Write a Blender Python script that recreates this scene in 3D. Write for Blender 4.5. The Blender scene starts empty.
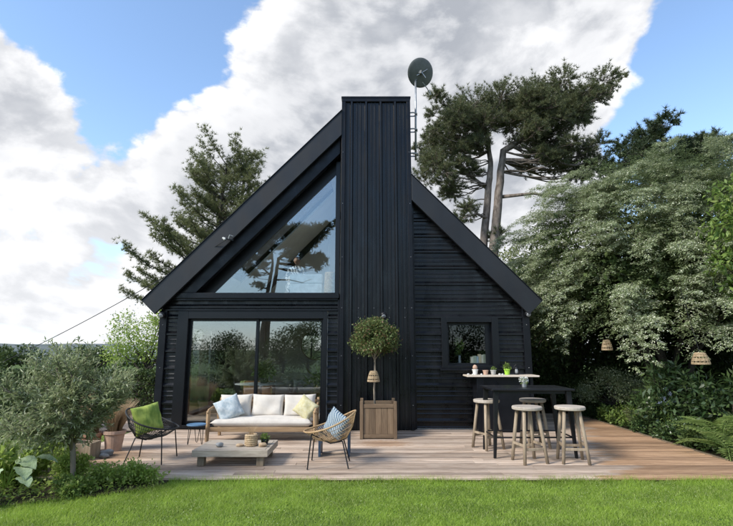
import bpy, math, random
import numpy as np
from mathutils import Vector, Matrix

scene = bpy.context.scene
COL = scene.collection
R = math.radians

# ------------------------------------------------------------------ camera
cam_d = bpy.data.cameras.new('camera')
cam_d.sensor_width = 36.0
cam_d.lens = 36.0 * 490.0 / 733.0
cam_d.clip_start = 0.05
cam_d.clip_end = 6000.0
cam = bpy.data.objects.new('camera', cam_d)
cam.location = (0.0, 0.0, 1.62)
cam.rotation_euler = (R(90) + math.atan(87 / 490), 0, 0)
COL.objects.link(cam)
scene.camera = cam

# ------------------------------------------------------------------ sun, sky, exposure
SUN_DIR = Vector((-0.72, -0.44, 0.68)).normalized()          # towards the sun
SUN_EL = math.asin(SUN_DIR.z)
SUN_AZ = math.atan2(SUN_DIR.x, SUN_DIR.y)
sun_d = bpy.data.lights.new('sun', 'SUN')
sun_d.energy = 2.1
sun_d.angle = R(14)
sun_d.color = (1.0, 0.95, 0.86)
sun = bpy.data.objects.new('sun', sun_d)
sun.rotation_euler = (-SUN_DIR).to_track_quat('-Z', 'Y').to_euler()
COL.objects.link(sun)

scene.view_settings.view_transform = 'Standard'
scene.view_settings.look = 'None'
scene.view_settings.gamma = 1.0
scene.view_settings.exposure = 1.15
scene.view_settings.use_curve_mapping = False


class NT:
    """small helper round a node tree"""
    def __init__(self, tree):
        self.t = tree
        self.t.nodes.clear()
    def n(self, typ, **kw):
        nd = self.t.nodes.new(typ)
        for k, v in kw.items():
            setattr(nd, k, v)
        return nd
    def l(self, a, b):
        self.t.links.new(a, b)
    def put(self, sock, v):
        if hasattr(v, 'is_linked') or hasattr(v, 'links'):
            self.l(v, sock)
        else:
            sock.default_value = v
    def math(self, op, a, b=None, c=None, clamp=False):
        nd = self.n('ShaderNodeMath', operation=op, use_clamp=clamp)
        self.put(nd.inputs[0], a)
        if b is not None: self.put(nd.inputs[1], b)
        if c is not None: self.put(nd.inputs[2], c)
        return nd.outputs[0]
    def vmath(self, op, a, b=None):
        nd = self.n('ShaderNodeVectorMath', operation=op)
        self.put(nd.inputs[0], a)
        if b is not None: self.put(nd.inputs[1], b)
        if op == 'SCALE': nd.inputs['Scale'].default_value = 0.10
        return nd.outputs['Value'] if op in ('DOT_PRODUCT', 'LENGTH') else nd.outputs[0]
    def rng(self, v, a, b, c=0.0, d=1.0, smooth=True):
        nd = self.n('ShaderNodeMapRange', interpolation_type='SMOOTHSTEP' if smooth else 'LINEAR')
        self.put(nd.inputs[0], v)
        for i, x in enumerate((a, b, c, d)):
            nd.inputs[1 + i].default_value = x
        return nd.outputs[0]
    def noise(self, vec, scale, detail=4.0, rough=0.55, distort=0.0):
        nd = self.n('ShaderNodeTexNoise')
        if vec is not None: self.l(vec, nd.inputs['Vector'])
        nd.inputs['Scale'].default_value = scale
        nd.inputs['Detail'].default_value = detail
        nd.inputs['Roughness'].default_value = rough
        nd.inputs['Distortion'].default_value = distort
        return nd.outputs['Fac']
    def mix(self, f, a, b, mode='MIX'):
        nd = self.n('ShaderNodeMix', data_type='RGBA', blend_type=mode)
        self.put(nd.inputs[0], f)
        for s, v in ((nd.inputs[6], a), (nd.inputs[7], b)):
            if isinstance(v, tuple) and len(v) == 3: v = v + (1.0,)
            self.put(s, v)
        return nd.outputs[2]
    def mapping(self, vec, scale=(1, 1, 1), rot=(0, 0, 0), loc=(0, 0, 0)):
        nd = self.n('ShaderNodeMapping')
        self.l(vec, nd.inputs[0])
        nd.inputs['Scale'].default_value = scale
        nd.inputs['Rotation'].default_value = rot
        nd.inputs['Location'].default_value = loc
        return nd.outputs[0]


world = bpy.data.worlds.new('World')
scene.world = world
world.use_nodes = True
w = NT(world.node_tree)
SKY_K = 0.13
wout = w.n('ShaderNodeOutputWorld')
bg = w.n('ShaderNodeBackground')
bg.inputs['Strength'].default_value = SKY_K
sky = w.n('ShaderNodeTexSky', sky_type='NISHITA')
sky.sun_disc = False
sky.sun_elevation = SUN_EL
sky.sun_rotation = SUN_AZ
sky.altitude = 100.0
sky.air_density = 1.1
sky.dust_density = 0.2
sky.ozone_density = 2.0
tc = w.n('ShaderNodeTexCoord')
dirv = w.vmath('NORMALIZE', tc.outputs['Generated'])
sep = w.n('ShaderNodeSeparateXYZ'); w.l(dirv, sep.inputs[0])
dz = sep.outputs[2]
base = w.mapping(dirv, scale=(1.0, 1.0, 1.5), loc=(3.7, 1.3, 0.4))
# cumulus banks: noise thresholded, with the banks of this afternoon placed by direction
BANKS = [((-0.25, 0.86, 0.43), 0.94, 0.17), ((-0.03, 0.822, 0.56), 0.95, 0.15), ((0.209, 0.824, 0.526), 0.93, 0.17),
         ((0.36, 0.753, 0.54), 0.985, 0.10), ((-0.565, 0.797, 0.215), 0.93, 0.17), ((-0.60, 0.70, 0.40), 0.985, 0.16),
         ((0.28, 0.927, 0.25), 0.95, 0.15), ((-0.2, 0.95, 0.2), 0.95, 0.15),
         ((-0.45, 0.70, 0.56), 0.968, -0.20), ((-0.44, 0.79, 0.43), 0.992, -0.13), ((-0.27, 0.755, 0.60), 0.985, -0.14),
         ((-0.20, -0.95, 0.2), 0.80, -0.12), ((0.60, 0.72, 0.40), 0.968, -0.28), ((0.54, 0.80, 0.30), 0.988, -0.12)]
bias = None
for d, c0, amp in BANKS:
    L_ = math.sqrt(sum(x * x for x in d))
    dt = w.vmath('DOT_PRODUCT', dirv, tuple(x / L_ for x in d))
    b = w.rng(dt, c0, 1.0, 0.0, amp)
    bias = b if bias is None else w.math('ADD', bias, b)
def cloud_density(vec):
    fine = w.noise(vec, 2.6, 9.0, 0.60, 0.3)
    out = w.math('MULTIPLY', fine, 1.0)
    for sc, amp in ((5.5, 0.16), (12.0, 0.085), (26.0, 0.045)):    # billows
        bl = w.math('ABSOLUTE', w.math('SUBTRACT', w.noise(vec, sc, 0.0), 0.5))
        out = w.math('ADD', out, w.math('MULTIPLY', w.math('SUBTRACT', bl, 0.09), amp * 2.0))
    return out
n0 = w.math('ADD', cloud_density(base), bias)
off = w.vmath('ADD', base, tuple(SUN_DIR * 0.06))
n1 = w.math('ADD', cloud_density(off), bias)
cover = w.rng(n0, 0.51, 0.585)
lit = w.rng(w.math('SUBTRACT', n1, n0), -0.09, 0.10)       # thicker towards the sun: shaded
thick = w.rng(n0, 0.55, 0.86)
shade = w.math('ADD', w.math('MULTIPLY', lit, 0.58), w.math('MULTIPLY', thick, 0.46), clamp=True)
cl_col = w.mix(shade, (4.15, 4.15, 4.2), (1.65, 1.75, 1.95))
hz = w.rng(dz, 0.0, 0.30, 1.0, 0.0)
sky_c = w.mix(w.math('MULTIPLY', hz, 0.60), sky.outputs[0], (2.2, 3.1, 4.4))
cl_h = w.mix(w.math('MULTIPLY', hz, 0.25), cl_col, (3.9, 3.95, 4.05))
col = w.mix(cover, sky_c, cl_h)
w.l(col, bg.inputs['Color'])
w.l(bg.outputs[0], wout.inputs[0])

# ------------------------------------------------------------------ helpers
def link(o, parent=None):
    COL.objects.link(o)
    if parent is not None: o.parent = parent
    return o

def empty(name, loc=(0, 0, 0), rz=0.0):
    o = bpy.data.objects.new(name, None)
    o.empty_display_size = 0.1
    o.location = loc
    o.rotation_euler = (0, 0, rz)
    return link(o)

def tag(o, label=None, cat=None, group=None, kind=None):
    if label: o['label'] = label
    if cat: o['category'] = cat
    if group: o['group'] = group
    if kind: o['kind'] = kind
    return o

def thing(name, label, cat, loc=(0, 0, 0), rz=0.0, group=None):
    return tag(empty(name, loc, rz), label, cat, group)

def copy_tree(o, parent=None):
    c = o.copy()
    COL.objects.link(c)
    c.parent = parent
    for ch in list(o.children):
        copy_tree(ch, c)
    return c

class MB:
    def __init__(self):
        self.v, self.f = [], []
    def add(self, vs, fs):
        b = len(self.v)
        self.v += [tuple(x) for x in vs]
        self.f += [tuple(i + b for i in f) for f in fs]
        return self
    def box(self, x0, x1, y0, y1, z0, z1, mat=None):
        vs = [Vector((x, y, z)) for z in (z0, z1) for y in (y0, y1) for x in (x0, x1)]
        if mat is not None: vs = [mat @ q for q in vs]
        return self.add(vs, [(0, 2, 3, 1), (4, 5, 7, 6), (0, 1, 5, 4), (2, 6, 7, 3), (0, 4, 6, 2), (1, 3, 7, 5)])
    def prism(self, poly, y0, y1):                              # poly in (x, z)
        n = len(poly)
        vs = [(x, y0, z) for x, z in poly] + [(x, y1, z) for x, z in poly]
        fs = [tuple(range(n)), tuple(range(2 * n - 1, n - 1, -1))]
        fs += [(i, i + n, (i + 1) % n + n, (i + 1) % n) for i in range(n)]
        return self.add(vs, fs)
    def taper(self, p0, p1, s0, s1, up=(0, 0, 1)):             # rectangular bar between points, sizes (a, b)
        p0, p1 = Vector(p0), Vector(p1)
        d = (p1 - p0).normalized()
        a = d.cross(Vector(up))
        if a.length < 1e-4: a = d.cross(Vector((0, 1, 0)))
        a.normalize(); b = a.cross(d)
        vs = []
        for p, (sa, sb) in ((p0, s0), (p1, s1)):
            vs += [p - a * sa / 2 - b * sb / 2, p + a * sa / 2 - b * sb / 2, p + a * sa / 2 + b * sb / 2, p - a * sa / 2 + b * sb / 2]
        return self.add(vs, [(3, 2, 1, 0), (4, 5, 6, 7), (0, 1, 5, 4), (1, 2, 6, 5), (2, 3, 7, 6), (3, 0, 4, 7)])
    def tube(self, pts, rad, n=8, caps=True):
        pts = [Vector(p) for p in pts]
        if not hasattr(rad, '__len__'): rad = [rad] * len(pts)
        t0 = (pts[1] - pts[0]).normalized()
        a = t0.orthogonal().normalized()
        vs = []
        for i, p in enumerate(pts):
            t = (pts[min(i + 1, len(pts) - 1)] - pts[max(i - 1, 0)]).normalized()
            a = (a - t * a.dot(t))
            if a.length < 1e-5: a = t.orthogonal()
            a.normalize()
            b = t.cross(a)
            for k in range(n):
                an = 2 * math.pi * k / n
                vs.append(p + (a * math.cos(an) + b * math.sin(an)) * rad[i])
        fs = []
        for i in range(len(pts) - 1):
            for k in range(n):
                k2 = (k + 1) % n
                fs.append((i * n + k, i * n + k2, (i + 1) * n + k2, (i + 1) * n + k))
        if caps:
            fs.append(tuple(range(n - 1, -1, -1)))
            m = (len(pts) - 1) * n
            fs.append(tuple(range(m, m + n)))
        return self.add(vs, fs)
    def ring(self, pts, r, n=6):                                # closed tube
        pts = [Vector(p) for p in pts]; m = len(pts)
        vs = []
        cen = sum(pts, Vector()) / m
        for i, p in enumerate(pts):
            t = (pts[(i + 1) % m] - pts[i - 1]).normalized()
            a = (p - cen); a = (a - t * a.dot(t)).normalized(); b = t.cross(a)
            for k in range(n):
                an = 2 * math.pi * k / n
                vs.append(p + (a * math.cos(an) + b * math.sin(an)) * r)
        fs = [(i * n + k, i * n + (k + 1) % n, ((i + 1) % m) * n + (k + 1) % n, ((i + 1) % m) * n + k) for i in range(m) for k in range(n)]
        return self.add(vs, fs)
    def lathe(self, prof, n=24, c=(0, 0, 0)):                   # prof: (radius, z)
        vs, fs = [], []
        for r, z in prof:
            for k in range(n):
                an = 2 * math.pi * k / n
                vs.append((c[0] + r * math.cos(an), c[1] + r * math.sin(an), c[2] + z))
        for i in range(len(prof) - 1):
            for k in range(n):
                k2 = (k + 1) % n
                fs.append((i * n + k, i * n + k2, (i + 1) * n + k2, (i + 1) * n + k))
        fs.append(tuple(range(n - 1, -1, -1)))
        m = (len(prof) - 1) * n
        fs.append(tuple(range(m, m + n)))
        return self.add(vs, fs)
    def blob(self, c, r, seed=0, n=10, rough=0.15):
        rg = random.Random(seed)
        ph = [rg.uniform(0, 6.28) for _ in range(6)]
        vs, fs = [], []
        for i in range(n + 1):
            th = math.pi * i / n
            for k in range(2 * n):
                an = math.pi * k / n
                d = Vector((math.sin(th) * math.cos(an), math.sin(th) * math.sin(an), math.cos(th)))
                m = 1 + rough * (math.sin(2 * d.x * 2 + ph[0]) * math.sin(3 * d.y + ph[1]) + 0.5 * math.sin(5 * d.z + ph[2] + 3 * d.x))
                vs.append((c[0] + d.x * r[0] * m, c[1] + d.y * r[1] * m, c[2] + d.z * r[2] * m))
        for i in range(n):
            for k in range(2 * n):
                k2 = (k + 1) % (2 * n)
                fs.append((i * 2 * n + k, (i + 1) * 2 * n + k, (i + 1) * 2 * n + k2, i * 2 * n + k2))
        return self.add(vs, fs)
    def mesh(self, name, mat, smooth=False):
        me = bpy.data.meshes.new(name)
        me.from_pydata(self.v, [], self.f)
        me.validate()
        me.materials.append(mat)
        if smooth:
            me.polygons.foreach_set('use_smooth', [True] * len(me.polygons))
        me.update()
        return me
    def build(self, name, mat, parent=None, smooth=False, bevel=0.0, seg=2):
        o = bpy.data.objects.new(name, self.mesh(name, mat, smooth))
        link(o, parent)
        if bevel:
            m = o.modifiers.new('bevel', 'BEVEL')
            m.width = bevel; m.segments = seg; m.limit_method = 'ANGLE'; m.angle_limit = R(35)
        return o

def inst(name, me, parent, loc=(0, 0, 0), rot=(0, 0, 0), scale=(1, 1, 1)):
    o = bpy.data.objects.new(name, me)
    o.location = loc; o.rotation_euler = rot; o.scale = scale
    return link(o, parent)

def npmesh(name, V, k, mat):                                    # V (n*k, 3), faces of k vertices
    V = np.ascontiguousarray(V, dtype=np.float32)
    nv = len(V); nf = nv // k
    me = bpy.data.meshes.new(name)
    me.vertices.add(nv)
    me.vertices.foreach_set('co', V.ravel())
    me.loops.add(nv)
    me.loops.foreach_set('vertex_index', np.arange(nv, dtype=np.int32))
    me.polygons.add(nf)
    me.polygons.foreach_set('loop_start', np.arange(0, nv, k, dtype=np.int32))
    me.materials.append(mat)
    me.update(calc_edges=True)
    return me

def npobj(name, V, k, mat, parent=None):
    return link(bpy.data.objects.new(name, npmesh(name, V, k, mat)), parent)

def unit(a):
    return a / np.maximum(np.linalg.norm(a, axis=1, keepdims=True), 1e-6)

def leaves(P, D, N, L, W):
    """rhombic leaves from base points P along D, facing N"""
    D = unit(D)
    S = unit(np.cross(D, N))
    U = np.cross(S, D)
    L = np.asarray(L).reshape(-1, 1) * np.ones((len(P), 1)); W = np.asarray(W).reshape(-1, 1) * np.ones((len(P), 1))
    mid = P + D * L * 0.48 + U * W * 0.18
    V = np.empty((len(P), 4, 3))
    V[:, 0] = P
    V[:, 1] = mid + S * W * 0.5
    V[:, 2] = P + D * L - U * L * 0.08
    V[:, 3] = mid - S * W * 0.5
    return V.reshape(-1, 3)

def randdir(rs, n):
    return unit(rs.normal(size=(n, 3)))

def blob_leaves(rs, blobs, n, L, W, shell=0.45, up=0.6, outward=0.7, droop=0.0, flat=1.0):
    """leaves spread through the outer part of several round clumps; blobs: (x, y, z, r)"""
    B = np.array(blobs)
    wgt = B[:, 3] ** 2.2
    idx = rs.choice(len(B), size=n, p=wgt / wgt.sum())
    d = randdir(rs, n)
    rr = shell + (1 - shell) * rs.rand(n) ** 0.6
    rr *= 1 + 0.18 * rs.normal(size=n)
    P = B[idx, :3] + d * np.array([1, 1, flat]) * (B[idx, 3] * rr)[:, None]
    D = d * outward + randdir(rs, n) * 0.8 + np.array([0, 0, -droop])
    N = randdir(rs, n) * 0.9 + np.array([0, 0, up]) + d * 0.4
    return leaves(P, D, N, L * (0.7 + 0.6 * rs.rand(n)), W * (0.7 + 0.6 * rs.rand(n)))

def needles(rs, P, A, k, L, wd, spread=0.85):
    """k needles round each tuft P with axis A"""
    n = len(P)
    P2 = np.repeat(P, k, axis=0)
    A2 = np.repeat(unit(A), k, axis=0)
    D = unit(A2 * 0.75 + randdir(rs, n * k) * spread)
    S = unit(np.cross(D, randdir(rs, n * k)))
    LL = (L * (0.7 + 0.5 * rs.rand(n * k)))[:, None]
    V = np.empty((n * k, 3, 3))
    V[:, 0] = P2 + S * wd
    V[:, 1] = P2 - S * wd
    V[:, 2] = P2 + D * LL
    return V.reshape(-1, 3)

# ------------------------------------------------------------------ materials
def principled(nt, **kw):
    b = nt.n('ShaderNodeBsdfPrincipled')
    for k, v in kw.items():
        nt.put(b.inputs[k.replace('_', ' ')], v)
    return b

def new_mat(name):
    m = bpy.data.materials.new(name)
    m.use_nodes = True
    return m, NT(m.node_tree)

def basic(name, c1, c2=None, scale=6.0, rough=0.6, bump=0.0, bscale=None, metal=0.0, spec=0.5, stretch=(1, 1, 1), detail=5.0, rvar=0.0, sheen=0.0):
    m, t = new_mat(name)
    out = t.n('ShaderNodeOutputMaterial')
    co = t.n('ShaderNodeTexCoord').outputs['Object']
    vec = t.mapping(co, scale=stretch)
    c2 = c2 or tuple(x * 0.75 for x in c1)
    nz = t.noise(vec, scale, detail, 0.6)
    f = t.rng(nz, 0.32, 0.68)
    colr = t.mix(f, c1, c2)
    b = principled(t, Metallic=metal)
    t.l(colr, b.inputs['Base Color'])
    b.inputs['Specular IOR Level'].default_value = spec
    t.put(b.inputs['Roughness'], t.rng(t.noise(vec, scale * 1.7, 4.0), 0.3, 0.7, max(rough - rvar, 0.02), min(rough + rvar, 1)) if rvar else rough)
    if sheen:
        b.inputs['Sheen Weight'].default_value = sheen
    if bump:
        bp = t.n('ShaderNodeBump')
        bp.inputs['Strength'].default_value = bump
        bp.inputs['Distance'].default_value = 0.01
        t.l(t.noise(vec, bscale or scale * 4, 6.0), bp.inputs['Height'])
        t.l(bp.outputs[0], b.inputs['Normal'])
    t.l(b.outputs[0], out.inputs[0])
    return m

def foliage(name, c1, c2, c3=None, trans=0.3, rough=0.5, p3=0.12, patch=0.0, spec=0.3):
    """each leaf its own tone between c1 and c2, now and then c3"""
    m, t = new_mat(name)
    out = t.n('ShaderNodeOutputMaterial')
    g = t.n('ShaderNodeNewGeometry')
    rnd = g.outputs['Random Per Island']
    colr = t.mix(rnd, c1, c2)
    if c3:
        f = t.rng(t.math('FRACT', t.math('MULTIPLY', rnd, 17.3)), 1 - p3 - 0.02, 1 - p3 + 0.02)
        colr = t.mix(f, colr, c3)
    if patch:
        pz = t.noise(g.outputs['Position'], patch, 3.0)
        colr = t.mix(t.rng(pz, 0.35, 0.65, 0.0, 0.5), colr, tuple(min(1, x * 1.5) for x in c2))
    b = principled(t, Roughness=rough)
    b.inputs['Specular IOR Level'].default_value = spec
    t.l(colr, b.inputs['Base Color'])
    tr = t.n('ShaderNodeBsdfTranslucent')
    t.l(t.mix(0.5, colr, tuple(min(1, x * 1.6) for x in c2)), tr.inputs[0])
    mx = t.n('ShaderNodeMixShader')
    mx.inputs[0].default_value = trans
    t.l(b.outputs[0], mx.inputs[1]); t.l(tr.outputs[0], mx.inputs[2])
    t.l(mx.outputs[0], out.inputs[0])
    return m

def wood(name, c1, c2, axis='Z', rough=0.65, scale=9.0, bump=0.35):
    m, t = new_mat(name)
    out = t.n('ShaderNodeOutputMaterial')
    co = t.n('ShaderNodeTexCoord').outputs['Object']
    oi = t.n('ShaderNodeObjectInfo').outputs['Random']
    s = {'X': (0.12, 1, 1), 'Y': (1, 0.12, 1), 'Z': (1, 1, 0.12)}[axis]
    mp = t.mapping(co, scale=s)
    cmb = t.n('ShaderNodeCombineXYZ')
    for i in range(3): t.l(t.math('MULTIPLY', oi, 7.0 + i), cmb.inputs[i])
    vec = t.vmath('ADD', mp, cmb.outputs[0])
    gr = t.noise(vec, scale * 3, 6.0, 0.65, 0.6)
    wide = t.noise(vec, scale * 0.5, 3.0)
    f = t.math('ADD', t.math('MULTIPLY', t.rng(gr, 0.3, 0.7), 0.65), t.math('MULTIPLY', t.rng(wide, 0.3, 0.7), 0.35))
    colr = t.mix(f, c1, c2)
    hsv = t.n('ShaderNodeHueSaturation')
    t.l(colr, hsv.inputs['Color'])
    t.l(t.rng(oi, 0, 1, 0.82, 1.15, False), hsv.inputs['Value'])
    b = principled(t, Roughness=rough)
    b.inputs['Specular IOR Level'].default_value = 0.3
    t.l(hsv.outputs[0], b.inputs['Base Color'])
    bp = t.n('ShaderNodeBump'); bp.inputs['Strength'].default_value = bump; bp.inputs['Distance'].default_value = 0.004
    t.l(gr, bp.inputs['Height']); t.l(bp.outputs[0], b.inputs['Normal'])
    t.l(b.outputs[0], out.inputs[0])
    return m

def deck_material():
    m, t = new_mat('weathered_deck_wood')
    out = t.n('ShaderNodeOutputMaterial')
    g = t.n('ShaderNodeNewGeometry')
    pos = g.outputs['Position']
    oi = t.n('ShaderNodeObjectInfo').outputs['Random']
    cmb = t.n('ShaderNodeCombineXYZ')
    t.l(t.math('MULTIPLY', oi, 23.0), cmb.inputs[0]); t.l(t.math('MULTIPLY', oi, 5.0), cmb.inputs[2])
    v = t.vmath('ADD', t.mapping(pos, scale=(0.55, 9.0, 9.0)), cmb.outputs[0])
    grain = t.noise(v, 4.0, 7.0, 0.68, 0.5)
    blot = t.noise(t.mapping(pos, scale=(0.7, 1.6, 1.0)), 1.6, 5.0, 0.6)
    spots = t.noise(pos, 14.0, 6.0, 0.7)
    silver = t.mix(t.rng(grain, 0.3, 0.72), (0.61, 0.475, 0.37), (0.26, 0.18, 0.125))
    silver = t.mix(t.rng(blot, 0.4, 0.7, 0.0, 0.55), silver, (0.56, 0.455, 0.365))
    brown = t.mix(t.rng(grain, 0.3, 0.7), (0.47, 0.30, 0.18), (0.25, 0.145, 0.082))
    # boards sheltered by the trees stay brown; a stain where the planter was watered
    sx = t.n('ShaderNodeSeparateXYZ'); t.l(pos, sx.inputs[0])
    edge = t.math('ADD', t.math('SUBTRACT', sx.outputs[0], t.math('MULTIPLY', sx.outputs[1], 0.30)),
                  t.math('ADD', t.math('MULTIPLY', t.math('SUBTRACT', blot, 0.5), 1.6), t.math('MULTIPLY', t.math('SUBTRACT', oi, 0.5), 0.55)))
    fb = t.rng(edge, 1.15, 1.45)
    dd = t.vmath('LENGTH', t.vmath('MULTIPLY', t.vmath('SUBTRACT', pos, (0.32, 9.05, 0.0)), (1.0, 1.5, 0.0)))
    st = t.rng(t.math('ADD', dd, t.math('MULTIPLY', t.math('SUBTRACT', spots, 0.5), 0.9)), 0.25, 0.6, 0.75, 0.0)
    dl = t.vmath('LENGTH', t.vmath('MULTIPLY', t.vmath('SUBTRACT', pos, (-4.05, 7.9, 0.0)), (1.0, 0.8, 0.0)))
    sl = t.rng(t.math('ADD', dl, t.math('MULTIPLY', t.math('SUBTRACT', spots, 0.5), 0.9)), 0.35, 0.8, 0.7, 0.0)
    fac = t.math('MAXIMUM', fb, t.math('MAXIMUM', st, sl))
    colr = t.mix(fac, silver, brown)
    colr = t.mix(t.rng(spots, 0.62, 0.75, 0.0, 0.35), colr, (0.10, 0.085, 0.07))
    hsv = t.n('ShaderNodeHueSaturation')
    t.l(colr, hsv.inputs['Color'])
    t.l(t.rng(oi, 0, 1, 0.58, 1.20, False), hsv.inputs['Value'])
    b = principled(t, Roughness=0.8)
    b.inputs['Specular IOR Level'].default_value = 0.25
    t.l(hsv.outputs[0], b.inputs['Base Color'])
    bp = t.n('ShaderNodeBump'); bp.inputs['Strength'].default_value = 0.5; bp.inputs['Distance'].default_value = 0.006
    t.l(grain, bp.inputs['Height']); t.l(bp.outputs[0], b.inputs['Normal'])
    t.l(b.outputs[0], out.inputs[0])
    return m

def ground_material(name, c1, c2, c3, scale):
    m, t = new_mat(name)
    out = t.n('ShaderNodeOutputMaterial')
    pos = t.n('ShaderNodeNewGeometry').outputs['Position']
    a = t.noise(pos, scale, 6.0, 0.6)
    b_ = t.noise(pos, scale * 9, 5.0, 0.7)
    colr = t.mix(t.rng(a, 0.35, 0.65), c1, c2)
    colr = t.mix(t.rng(b_, 0.45, 0.7), colr, c3)
    b = principled(t, Roughness=0.9)
    b.inputs['Specular IOR Level'].default_value = 0.15
    t.l(colr, b.inputs['Base Color'])
    bp = t.n('ShaderNodeBump'); bp.inputs['Strength'].default_value = 0.6; bp.inputs['Distance'].default_value = 0.02
    t.l(b_, bp.inputs['Height']); t.l(bp.outputs[0], b.inputs['Normal'])
    t.l(b.outputs[0], out.inputs[0])
    return m

def glass_material(name, refl):
    m, t = new_mat(name)
    out = t.n('ShaderNodeOutputMaterial')
    lw = t.n('ShaderNodeLayerWeight'); lw.inputs[0].default_value = 0.35
    tr = t.n('ShaderNodeBsdfTransparent'); tr.inputs[0].default_value = (0.94, 0.96, 0.95, 1)
    gl = t.n('ShaderNodeBsdfGlossy'); gl.inputs['Roughness'].default_value = 0.0; gl.inputs['Color'].default_value = (0.93, 0.97, 1.0, 1)
    pos = t.n('ShaderNodeNewGeometry').outputs['Position']
    bp = t.n('ShaderNodeBump'); bp.inputs['Strength'].default_value = 0.03; bp.inputs['Distance'].default_value = 0.02
    t.l(t.noise(pos, 1.3, 1.0), bp.inputs['Height']); t.l(bp.outputs[0], gl.inputs['Normal'])
    f = t.rng(lw.outputs['Facing'], 0.0, 1.0, refl, 0.95)
    mx = t.n('ShaderNodeMixShader')
    t.l(f, mx.inputs[0]); t.l(tr.outputs[0], mx.inputs[1]); t.l(gl.outputs[0], mx.inputs[2])
    t.l(mx.outputs[0], out.inputs[0])
    return m

def stripes(name, c1, c2, scale, rot, distort=0.0):
    m, t = new_mat(name)
    out = t.n('ShaderNodeOutputMaterial')
    co = t.n('ShaderNodeTexCoord').outputs['Object']
    wv = t.n('ShaderNodeTexWave')
    t.l(t.mapping(co, rot=rot), wv.inputs['Vector'])
    wv.inputs['Scale'].default_value = scale
    wv.inputs['Distortion'].default_value = distort
    wv.inputs['Detail'].default_value = 2.0
    colr = t.mix(t.rng(wv.outputs['Fac'], 0.35, 0.6), c1, c2)
    b = principled(t, Roughness=0.9)
    t.l(colr, b.inputs['Base Color'])
    t.l(b.outputs[0], out.inputs[0])
    return m

M = {}
M['clad'] = basic('black_cladding', (0.0034, 0.0036, 0.0046), (0.0080, 0.0084, 0.0098), 2.0, rough=0.30, rvar=0.10, stretch=(1.6, 1.6, .5), detail=8, spec=0.36, bump=0.03, bscale=2.0)
M['trim'] = basic('black_trim', (0.0040, 0.0045, 0.0066), (0.0062, 0.0068, 0.0095), 2.5, rough=0.36, spec=0.27, rvar=0.10, bump=0.05, bscale=25)
M['moss'] = basic('dusty_bargeboard', (0.0115, 0.0122, 0.0150), (0.017, 0.018, 0.021), 1.6, rough=0.5, spec=0.4, rvar=0.1, stretch=(1, 1, 0.5), bump=0.05, bscale=30)
M['roof'] = basic('black_roof', (0.018, 0.018, 0.02), (0.03, 0.03, 0.03), 2.0, rough=0.7)
M['frame'] = basic('anthracite_frame', (0.0035, 0.004, 0.0055), (0.005, 0.0055, 0.0075), 3.0, rough=0.35, spec=0.35)
M['screw'] = basic('screw_steel', (0.22, 0.22, 0.23), None, 20, rough=0.4, metal=0.7)
M['door_glass'] = glass_material('door_glass', 0.155)
M['gable_glass'] = glass_material('gable_glass', 0.13)
M['window_glass'] = glass_material('window_glass', 0.028)
M['plaster'] = basic('interior_plaster', (0.50, 0.49, 0.46), (0.44, 0.43, 0.41), 1.5, rough=0.9)
M['int_floor'] = wood('interior_floor', (0.30, 0.22, 0.15), (0.20, 0.14, 0.09), 'Y', 0.5, 3.0, 0.1)
M['deck'] = deck_material()
M['joist'] = basic('dark_joist', (0.035, 0.022, 0.015), None, 8, rough=0.9)
M['ground'] = ground_material('meadow_ground', (0.055, 0.10, 0.02), (0.09, 0.13, 0.03), (0.045, 0.075, 0.018), 0.6)
M['soil'] = ground_material('bed_soil', (0.035, 0.026, 0.018), (0.055, 0.04, 0.028), (0.025, 0.03, 0.014), 3.0)
M['grass'] = foliage('grass_blade', (0.10, 0.175, 0.020), (0.32, 0.435, 0.070), (0.54, 0.58, 0.25), trans=0.5, patch=1.7, p3=0.14)
M['clover'] = foliage('clover_leaves', (0.14, 0.24, 0.045), (0.30, 0.40, 0.11), (0.46, 0.52, 0.28), trans=0.3)
M['bark'] = basic('pine_bark', (0.235, 0.19, 0.155), (0.085, 0.065, 0.052), 8.0, rough=0.9, bump=0.9, bscale=9, stretch=(1, 1, 0.4))
M['bark_dark'] = basic('dark_bark', (0.075, 0.06, 0.045), (0.04, 0.032, 0.025), 7.0, rough=0.9, bump=0.8, stretch=(1, 1, 0.3))
M['olive_bark'] = basic('olive_bark', (0.20, 0.17, 0.13), (0.10, 0.085, 0.065), 9.0, rough=0.9, bump=0.8, stretch=(1, 1, 0.3))
M['needle'] = foliage('pine_needles', (0.065, 0.083, 0.040), (0.16, 0.172, 0.080), (0.18, 0.145, 0.08), trans=0.3, p3=0.06)
M['needle2'] = foliage('left_pine_needles', (0.095, 0.115, 0.05), (0.20, 0.215, 0.095), (0.22, 0.18, 0.10), trans=0.4, p3=0.06)
M['yew'] = foliage('dark_conifer_needles', (0.022, 0.038, 0.016), (0.055, 0.075, 0.030), None, trans=0.12)
M['silver_leaf'] = foliage('silver_leaves', (0.12, 0.16, 0.07), (0.34, 0.385, 0.21), (0.64, 0.65, 0.49), trans=0.27, p3=0.22)
M['shade_leaf'] = foliage('shaded_silver_leaves', (0.07, 0.10, 0.04), (0.17, 0.215, 0.095), (0.32, 0.36, 0.21), trans=0.25)  # darker copy of the silver leaves, for the shrub's shaded inside
M['green_leaf'] = foliage('green_leaves', (0.09, 0.155, 0.035), (0.20, 0.28, 0.065), (0.29, 0.35, 0.11), trans=0.35)
M['bright_leaf'] = foliage('bright_leaves', (0.17, 0.26, 0.05), (0.34, 0.44, 0.105), (0.46, 0.50, 0.20), trans=0.45)
M['dark_leaf'] = foliage('dark_leaves', (0.028, 0.052, 0.017), (0.08, 0.12, 0.034), (0.12, 0.16, 0.058), trans=0.2)
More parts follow.
